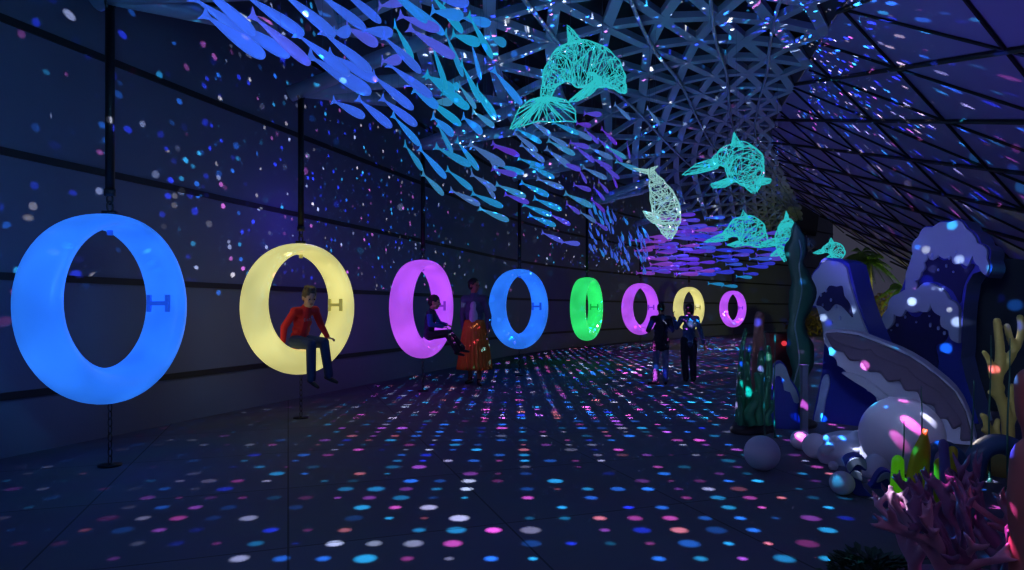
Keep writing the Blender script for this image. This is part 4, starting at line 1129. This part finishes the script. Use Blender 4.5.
    blob('hair', hp_, .009*k, M[hair], root, 1)
    # clothes
    def grow(lst, g): return [('c', a, b, r0+g*k, r1+g*k) for (_, a, b, r0, r1) in lst]
    for it in outfit:
        kind = it[0]; m = M[it[1]]
        if kind == 'shirt':
            sl = it[2]; L = grow(tor, .022)
            for s in ('L', 'R'):
                sh, el, wr = A[s][:3]
                L.append(('c', sh, el, .066*k, .057*k))
                if sl == 'long': L.append(('c', el, el.lerp(wr, .93), .056*k, .042*k))
            if len(it) > 3:  # a hem that hangs below the waist
                L.append(('c', pel, pel+V((0, 0, -it[3]*k)), .12*k, .13*k)); L.append(('c', A['L'][3]-V((0, 0, it[3]*k)), A['R'][3]-V((0, 0, it[3]*k)), .1*k, .1*k))
            L.append(('c', W(J['neck'])-V((0, 0, .02*k)), W(J['neck'])+V((0, 0, .012*k)), .07*k, .066*k))
            L = [p for p in L if p is not None]
            blob(it[4] if len(it) > 4 else 'shirt', L, .01*k, m, root, 3)
        elif kind == 'panel':
            c_ = che; fw = (Rz @ V((1, 0, 0)))
            L = [('e', pel.lerp(che, .5)+fw*.085*k, (.075*k, .065*k, .2*k)), ('e', che+fw*.08*k, (.065*k, .06*k, .1*k))]
            blob('white_top', L, .01*k, m, root, 2)
        elif kind == 'sleeves':
            for s in ('L', 'R'):
                sh, el, wr = A[s][:3]
                blob('sleeve', [('c', sh.lerp(el, .1), el, .068*k, .062*k), ('c', el, el.lerp(wr, .93), .06*k, .046*k)], .01*k, m, root, 2)
        elif kind == 'trousers':
            g = it[2]
            L = grow([t for t in tor[:2]], .012)
            for s in ('L', 'R'):
                hip, kn, an = A[s][3:]
                L += [('c', hip, kn, .1*k*g, .075*k*g), ('c', kn, an+V((0, 0, .0)), .072*k*g, .064*k*g)]
            L[1] = ('c', pel-V((0, 0, .02*k)), pel+V((0, 0, .05*k)), .118*k, .112*k)
            blob('trousers', L, .01*k, m, root, 3)
        elif kind == 'skirt':
            top = pel+V((0, 0, .1*k)); bot = it[2]*S
            mb = MB(); vs = []; NP = 120; NR = 14
            for i in range(NR+1):
                t = i/NR; z = (top.z*(1-t)+(O.z+bot)*t); rx = (.125+.115*t**.8)*k; ry = (.15+.13*t**.7)*k
                for j in range(NP):
                    a = 2*math.pi*j/NP; pl_ = 1+(.012+.06*t)*math.sin(j*2*math.pi/NP*24)
                    p = Rz @ V((math.cos(a)*rx*pl_, math.sin(a)*ry*pl_, 0)); vs.append((top.x+p.x, top.y+p.y, z))
            fs = [(i*NP+j, i*NP+(j+1) % NP, (i+1)*NP+(j+1) % NP, (i+1)*NP+j) for i in range(NR) for j in range(NP)]
            mb.add(vs, fs); o = mb.build('pleated_skirt', m, root)
            sm = o.modifiers.new('thick', 'SOLIDIFY'); sm.thickness = .008
        elif kind == 'shoes':
            for s in ('L', 'R'):
                an = A[s][5]; fd = ft[s]; b = an-V((0, 0, .055*k)); up = V((0, 0, 1)); 
                blob('shoe', [('c', b-fd*.05*k, b+fd*.04*k, .036*k, .036*k), ('c', b+fd*.04*k-up*.004*k, b+fd*.15*k-up*.01*k, .037*k, .027*k), ('c', b, an+up*.0*k, .038*k, .042*k)], .008, m, root, 2)
    return root, W, che, Rz

STAND = dict(head=(.02, 0, 1.64), neck=(0, 0, 1.47), chest=(0, 0, 1.28), pelvis=(0, 0, .97),
    shL=(0, .17, 1.42), shR=(0, -.17, 1.42), elL=(-.03, .22, 1.13), elR=(-.03, -.22, 1.13), wrL=(.04, .24, .89), wrR=(.04, -.24, .89),
    hipL=(0, .085, .93), hipR=(0, -.085, .93), knL=(.02, .1, .5), knR=(.02, -.1, .5), anL=(-.01, .1, .085), anR=(-.01, -.1, .085))
def pose(**k): d = dict(STAND); d.update(k); return d

# woman in the orange skirt: faces the child on the swing but looks to the right, walking toward the viewer
w0 = P(474.5, 309, 10.8)
Sw = 1.0
pj = pose(shL=(0, .16, 1.41), shR=(0, -.16, 1.41), elL=(-.03, .23, 1.13), elR=(-.05, -.21, 1.14), wrL=(.09, .25, .93), wrR=(-.06, -.2, .92), anL=(.12, .1, .085), anR=(-.16, -.1, .09), knL=(.08, .1, .5), knR=(-.04, -.1, .5), footL=(1, .35, 0), footR=(1, -.3, 0))
root, W, che, Rz = person('person in an orange pleated skirt and open blue jacket beside the second blue swing', (w0.x, 10.8, 0), math.radians(-97), Sw, pj, (math.radians(60), .05), 'skin_tan', 'hair_dark', 'bun',
    [('shirt', 'jacket', 'long', .1, 'jacket'), ('panel', 'white_top'), ('skirt', 'orange', .25), ('shoes', 'shoe')])
# couple seen from behind
w1 = P(661, 309, 10.8); S1 = .765
pj = pose(elL=(.02, .27, 1.17), elR=(.04, -.25, 1.17), wrL=(.2, .17, 1.3), wrR=(.2, -.13, 1.3), handL=(.4, -.4, .7), handR=(.4, .4, .7), anL=(-.02, .12, .085), anR=(0, -.1, .085), footL=(.4, 1, 0), footR=(1, -.2, 0))
person('person in a black t-shirt and grey blue jeans, back turned, both hands raised', (w1.x, 10.8, 0), math.radians(88), S1, pj, (0, .1), 'skin', 'hair_dark', 'short',
    [('shirt', 'black_tee', 'short', .12), ('trousers', 'greyjeans', .9), ('shoes', 'shoe')])
w2 = P(689, 309, 11.25); S2 = .76
pj = pose(elL=(.12, .25, 1.22), wrL=(.14, .31, 1.45), handL=(.1, .1, 1), elR=(-.02, -.26, 1.13), wrR=(-.04, -.33, .86), anL=(0, .07, .085), anR=(0, -.1, .085))
person('person in a patterned denim jacket and dark wide trousers, back turned, one arm raised', (w2.x, 11.25, 0), math.radians(92), S2, pj, (.15, 0), 'skin', 'hair_dark', 'bob',
    [('shirt', 'denim', 'long', .08, 'jacket'), ('trousers', 'blackcloth', 1.15), ('shoes', 'shoe')])
# boy in red on the yellow ring
c, a, u = ring_info[1]
Sb = .71
seatz = c.z-.462
yaw = math.atan2(a.y, a.x)-.12
o = c+a*.03-u*.03; o.z = seatz+.02
J = dict(head=(.27, -.04, .80), neck=(.16, -.01, .65), chest=(.06, 0, .46), pelvis=(-.04, 0, .14), headscale=1.32,
    shL=(.14, .17, .60), shR=(.09, -.18, .58), elL=(.14, .28, .37), elR=(.0, -.31, .34), wrL=(.24, .34, .16), wrR=(.06, -.37, .10), handL=(.9, .3, -.2), handR=(.5, -.5, -.5),
    hipL=(0, .1, .1), hipR=(0, -.1, .1), knL=(.40, .14, .09), knR=(.38, -.09, .07), anL=(.48, .17, -.42), anR=(.40, -.1, -.46), footL=(.9, .4, -.35), footR=(.9, .2, -.45))
root, W, che, Rz = person('person in a red sweatshirt and dark blue jeans sitting in the yellow ring, looking down', tuple(o), yaw, Sb, J, (-.25, .35), 'skin', 'hair_brown', 'tousled',
    [('shirt', 'red', 'long', .02, 'sweatshirt'), ('trousers', 'jeans', 1.15), ('shoes', 'shoe')])
# letters of the blurred chest print, as raised little strokes
fw = (Rz @ V((1, 0, 0))); sd = (Rz @ V((0, 1, 0))); up = V((.0, 0, 1))
pc = W((.20, -.0, .45)); mb = MB()
for i in range(4):
    b = pc-sd*(.05-.032*i)
    for (p, q) in {0: [((-.5, -1), (-.5, 1)), ((-.5, 1), (.5, 1)), ((-.5, 0), (.4, 0)), ((-.5, -1), (.5, -1))], 1: [((-.5, -1), (0, 1)), ((0, 1), (.5, -1)), ((-.3, 0), (.3, 0))], 2: [((-.5, -1), (-.5, 1)), ((.5, -1), (.5, 1)), ((-.5, 1), (.5, 1))], 3: [((-.5, -1), (-.5, 1)), ((-.5, 1), (.5, .4)), ((-.5, 0), (.5, -1))]}[i]:
        mb.tube([b+sd*p[0]*.018+up*p[1]*.014, b+sd*q[0]*.018+up*q[1]*.014], .0035, 5)
mb.build('chest_print', M['print'], next(o_ for o_ in root.children if o_.name.startswith('sweatshirt')))
# small child on the violet ring
c, a, u = ring_info[2]
Sc = .65
o = c+a*.12+V((.02, -.1, 0)); o.z = c.z-.46
yaw = math.radians(-8)
J = dict(head=(.10, 0, .86), neck=(.02, 0, .67), chest=(0, 0, .49), pelvis=(-.04, 0, .14), headscale=1.38,
    shL=(.02, .16, .62), shR=(.02, -.17, .61), elL=(.14, .24, .38), elR=(.06, -.25, .36), wrL=(.36, .1, .34), wrR=(.32, -.1, .30),
    hipL=(0, .09, .1), hipR=(0, -.09, .1), knL=(.42, .13, .16), knR=(.42, -.1, .14), anL=(.72, .16, -.2), anR=(.66, -.1, -.25), footL=(1, 0, -.1), footR=(1, 0, -.2))
person('small child in a navy vest with blue sleeves sitting sideways in the violet ring', tuple(o), yaw, Sc, J, (0, .15), 'skin', 'hair_dark', 'short',
    [('shirt', 'navy', 'short', .02, 'vest'), ('sleeves', 'blueshirt'), ('trousers', 'blackcloth', 1.1), ('shoes', 'shoe')])
# ================================================================== LIGHTS
def light(name, kind, loc, energy, col, radius=.1, rot=None, angle=None, blend=.5):
    l = bpy.data.lights.new(name, kind); l.energy = energy; l.color = lin(*col)[:3]
    if kind != 'SUN': l.shadow_soft_size = radius
    if kind == 'SPOT': l.spot_size = math.radians(angle or 60); l.spot_blend = blend
    o = bpy.data.objects.new(name, l); COL.objects.link(o); o.location = loc
    if rot is not None: o.rotation_euler = rot
    return o
class NG:
    def __init__(s, nt): s.nt = nt
    def n(s, t, **k):
        x = s.nt.nodes.new(t)
        for a, b in k.items(): setattr(x, a, b)
        return x
    def put(s, sock, v):
        if isinstance(v, bpy.types.NodeSocket): s.nt.links.new(v, sock)
        else: sock.default_value = v
    def m(s, op, *a):
        x = s.n('ShaderNodeMath', operation=op)
        for i, v in enumerate(a): s.put(x.inputs[i], v)
        return x.outputs[0]
    def vm(s, op, a, b=None, scale=None):
        x = s.n('ShaderNodeVectorMath', operation=op); s.put(x.inputs[0], a)
        if b is not None: s.put(x.inputs[1], b)
        if scale is not None: s.put(x.inputs['Scale'], scale)
        return x.outputs[0]
def ramp(g, fac, stops):
    r = g.n('ShaderNodeValToRGB'); r.color_ramp.interpolation = 'CONSTANT'
    e = r.color_ramp.elements
    while len(e) < len(stops): e.new(.5)
    for i, (p, c) in enumerate(stops): e[i].position = p; e[i].color = c
    g.put(r.inputs[0], fac); return r.outputs[0]
SGN = 1.0
FLOORC = [(0, (.02, .05, 1, 1)), (.32, (.03, .25, 1, 1)), (.48, (.03, .55, 1, 1)), (.62, (.95, .12, .62, 1)), (.76, (.75, .15, .95, 1)), (.84, (.75, .75, 1, 1)), (.96, (1, .25, .3, 1))]
def floor_projector(loc, x0, x1, y0, y1, power, wa, wb, cell=.21):
    """a gobo projector aimed straight down: a square grid of coloured dots"""
    o = light('dot_projector', 'POINT', loc, power, (255, 255, 255), 0)
    l = o.data; l.use_nodes = True; nt = l.node_tree; g = NG(nt); nt.nodes.clear()
    tc = g.n('ShaderNodeTexCoord'); sp = g.n('ShaderNodeSeparateXYZ'); g.put(sp.inputs[0], tc.outputs['Normal'])
    H = loc[2]
    zz = g.m('MULTIPLY', sp.outputs[2], SGN)          # points down: negative
    iz = g.m('DIVIDE', H, g.m('MAXIMUM', g.m('MULTIPLY', zz, -1), .02))
    gx = g.m('ADD', g.m('MULTIPLY', g.m('MULTIPLY', sp.outputs[0], SGN), iz), loc[0])
    gy = g.m('ADD', g.m('MULTIPLY', g.m('MULTIPLY', sp.outputs[1], SGN), iz), loc[1])
    ux = g.m('DIVIDE', gx, cell); uy = g.m('DIVIDE', gy, cell)
    cx = g.m('FLOOR', ux); cy = g.m('FLOOR', uy)
    cv = g.n('ShaderNodeCombineXYZ'); g.put(cv.inputs[0], cx); g.put(cv.inputs[1], cy)
    wn = g.n('ShaderNodeTexWhiteNoise'); wn.noise_dimensions = '3D'; g.put(wn.inputs['Vector'], cv.outputs[0])
    ws = g.n('ShaderNodeSeparateColor'); g.put(ws.inputs[0], wn.outputs['Color'])
    fx = g.m('SUBTRACT', g.m('FRACT', ux), .5); fy = g.m('SUBTRACT', g.m('FRACT', uy), .5)
    r = g.m('SQRT', g.m('ADD', g.m('MULTIPLY', fx, fx), g.m('MULTIPLY', fy, fy)))
    rad = g.m('ADD', .14, g.m('MULTIPLY', ws.outputs[1], .19))
    mask = g.m('MINIMUM', g.m('MAXIMUM', g.m('DIVIDE', g.m('SUBTRACT', rad, r), .13), 0), 1)
    bright = g.m('ADD', .1, g.m('POWER', ws.outputs[2], 1.7))
    on = g.m('GREATER_THAN', ws.outputs[0], .26)
    col = ramp(g, wn.outputs['Value'], FLOORC)
    zone = 1.0
    for (a, b) in ((gx, x0), (gy, y0)):
        zone = g.m('MULTIPLY', zone, g.m('GREATER_THAN', a, b))
    for (a, b) in ((gx, x1), (gy, y1)):
        zone = g.m('MULTIPLY', zone, g.m('LESS_THAN', a, b))
    zone = g.m('MULTIPLY', zone, g.m('GREATER_THAN', gx, g.m('ADD', wa, g.m('MULTIPLY', gy, wb))))   # stops short of the curved wall
    down = g.m('LESS_THAN', zz, -.3)
    # even light over the floor: undo the fall-off with slant
    comp = g.m('POWER', g.m('MAXIMUM', g.m('MULTIPLY', zz, -1), .2), -3.0)
    # the left side of the path is only lightly covered
    fade = g.m('MINIMUM', g.m('MAXIMUM', g.m('DIVIDE', g.m('ADD', gx, 2.8), 2.8), .06), 1)
    s = mask
    for t in (bright, on, zone, down, comp, fade): s = g.m('MULTIPLY', s, t)
    em = g.n('ShaderNodeEmission'); g.put(em.inputs[0], col); g.put(em.inputs[1], s)
    out = g.n('ShaderNodeOutputLight'); g.put(out.inputs[0], em.outputs[0])
    return o
STARC = [(0, (.03, .06, 1, 1)), (.36, (.03, .25, 1, 1)), (.52, (.05, .6, 1, 1)), (.66, (.95, .2, .7, 1)), (.76, (.7, .75, 1, 1)), (.9, (1, .85, .75, 1))]
def star_projector(loc, power, scale=20, size=.26, zcut=-.2, seed=0, stops=STARC, pw=1.6, xdir=None, excl=None, xmin=None, ymin=None, zmax=None):
    """an all-round star ball: scattered coloured dots"""
    o = light('star_projector', 'POINT', loc, power, (255, 255, 255), 0)
    l = o.data; l.use_nodes = True; nt = l.node_tree; g = NG(nt); nt.nodes.clear()
    tc = g.n('ShaderNodeTexCoord')
    sp = g.n('ShaderNodeSeparateXYZ'); g.put(sp.inputs[0], tc.outputs['Normal'])
    v = g.vm('ADD', tc.outputs['Normal'], (seed*7.3, seed*1.7, seed*3.1))
    vo = g.n('ShaderNodeTexVoronoi'); vo.feature = 'F1'; g.put(vo.inputs['Vector'], v); vo.inputs['Scale'].default_value = scale
    cs_ = g.n('ShaderNodeSeparateColor'); g.put(cs_.inputs[0], vo.outputs['Color'])
    mask = g.m('MINIMUM', g.m('MAXIMUM', g.m('DIVIDE', g.m('SUBTRACT', size, vo.outputs['Distance']), size*.35), 0), 1)
    bright = g.m('ADD', .08, g.m('POWER', cs_.outputs[1], pw))
    col = ramp(g, cs_.outputs[0], stops)
    up = g.m('GREATER_THAN', g.m('MULTIPLY', sp.outputs[2], SGN), zcut)
    s = g.m('MULTIPLY', g.m('MULTIPLY', mask, bright), up)
    if xdir is not None: s = g.m('MULTIPLY', s, g.m('LESS_THAN', g.m('MULTIPLY', sp.outputs[0], SGN), xdir))
    if zmax is not None: s = g.m('MULTIPLY', s, g.m('LESS_THAN', g.m('MULTIPLY', sp.outputs[2], SGN), zmax))
    if xmin is not None: s = g.m('MULTIPLY', s, g.m('GREATER_THAN', g.m('MULTIPLY', sp.outputs[0], SGN), xmin))
    if ymin is not None: s = g.m('MULTIPLY', s, g.m('GREATER_THAN', g.m('MULTIPLY', sp.outputs[1], SGN), ymin))
    if excl is not None: s = g.m('MULTIPLY', s, g.m('SUBTRACT', 1, g.m('MULTIPLY', g.m('GREATER_THAN', g.m('MULTIPLY', sp.outputs[0], SGN), .1), g.m('GREATER_THAN', g.m('MULTIPLY', sp.outputs[2], SGN), excl))))
    em = g.n('ShaderNodeEmission'); g.put(em.inputs[0], col); g.put(em.inputs[1], s)
    out = g.n('ShaderNodeOutputLight'); g.put(out.inputs[0], em.outputs[0])
    return o
K = 2600
floor_projector((.9, 4.6, 2.7), -4, 3.6, 1.2, 7.35, K, -6.03, .345)
floor_projector((1.6, 10.1, 2.35), -4, 7, 7.35, 12.6, K*.8, -6.03, .345)
floor_projector((3.6, 16, 2.3), -3, 12, 12.6, 20, K*.8, -6.9, .42)
floor_projector((7.5, 24, 2.3), 0, 18, 20, 29, K*.8, -14.2, .78)
star_projector((.2, 2.6, 1.9), 3600, 27, .22, -.1, 1, excl=.22)
star_projector((-.8, 2.2, 1.35), 8000, 28, .26, -.12, 7, xmin=.2, excl=.22, pw=1.0)
star_projector((2.84, 11.8, 5.1), 8000, 29, .28, -.6, 2, xmin=.0, zmax=.12, pw=1.2)
star_projector((1.2, 9.0, 2.5), 4200, 34, .25, -.22, 3, xdir=-.1)
star_projector((3.0, 8.4, 1.5), 7000, 30, .24, .42, 5, pw=1.0, xdir=.3)
star_projector((6.5, 21, 3.0), 3000, 30, .24, -.1, 4, ymin=-.5)

# added lamps without visible fixtures: soft coloured wash to brighten the hall
def spot(loc, aim, e, col, ang=90, r=.2):
    d = (V(aim)-V(loc)).to_track_quat('-Z', 'Y').to_euler()
    return light('added_wash_spot', 'SPOT', loc, e, col, r, d, ang, .8)
light('added_wash_lamp', 'POINT', (-1.2, 3.2, 2.6), 60, (100, 130, 190), .4)  # added unseen fill lamps that raise the ambient level
light('added_wash_lamp', 'POINT', (1.6, 1.5, 3.0), 40, (110, 115, 180), .4)
light('added_wash_lamp', 'POINT', (1.2, 8.0, 2.6), 40, (95, 110, 180), .4)
light('added_wash_lamp', 'POINT', (-2.6, 8.6, 2.4), 9, (90, 50, 240), .25)
light('added_wash_lamp', 'POINT', (4.5, 17, 3.0), 50, (100, 95, 190), .4)
light('added_wash_lamp', 'POINT', (9.5, 26, 3.0), 45, (100, 95, 180), .4)
for (x, y, e, c) in ((.8, 6.5, 60, (90, 160, 220)), (1.6, 9.5, 75, (60, 170, 190)), (4, 14, 80, (90, 130, 220)), (7, 21, 80, (80, 130, 200))):
    spot((x, y, 2.0), (x+.8, y+1, 6), e, c, 150)  # added unseen uplights that brighten the lattice
spot((-1, 1.5, 2.3), (-5, 6, 3.2), 240, (50, 130, 180), 110)
spot((1.6, 2.6, 2.2), (4.2, 6.6, 1.2), 190, (168, 184, 232), 62)  # added front light that lifts the dark wave decor
spot((1.2, .8, 1.9), (2.1, 3.2, .3), 14, (190, 150, 210), 60)
spot((3, 6, 1.6), (7, 8, 5), 90, (110, 90, 220), 120)
light('added_palm_light', 'POINT', (16.2, 26.3, .9), 190, (220, 230, 110), .2)  # added unseen lamp that brightens the palms

# night sky
wd_ = bpy.data.worlds.new('night'); scene.world = wd_; wd_.use_nodes = True
bg = wd_.node_tree.nodes['Background']; bg.inputs[0].default_value = lin(50, 50, 66); bg.inputs[1].default_value = 1.0

# ================================================================== CAMERA
cam = bpy.data.cameras.new('camera'); co = bpy.data.objects.new('camera', cam); COL.objects.link(co)
co.location = (0, 0, CAMZ); co.rotation_euler = (math.pi/2, 0, 0)
cam.sensor_width = 36; cam.lens = 36*F/1024; cam.shift_y = (HZ-285)/1024; cam.clip_start = .05; cam.clip_end = 400
scene.camera = co
scene.view_settings.view_transform = 'Standard'; scene.view_settings.look = 'None'
scene.view_settings.exposure = 0; scene.view_settings.gamma = 1; scene.view_settings.use_curve_mapping = False
scene.cycles.use_denoising = True
scene.cycles.max_bounces = 5; scene.cycles.sample_clamp_indirect = 3
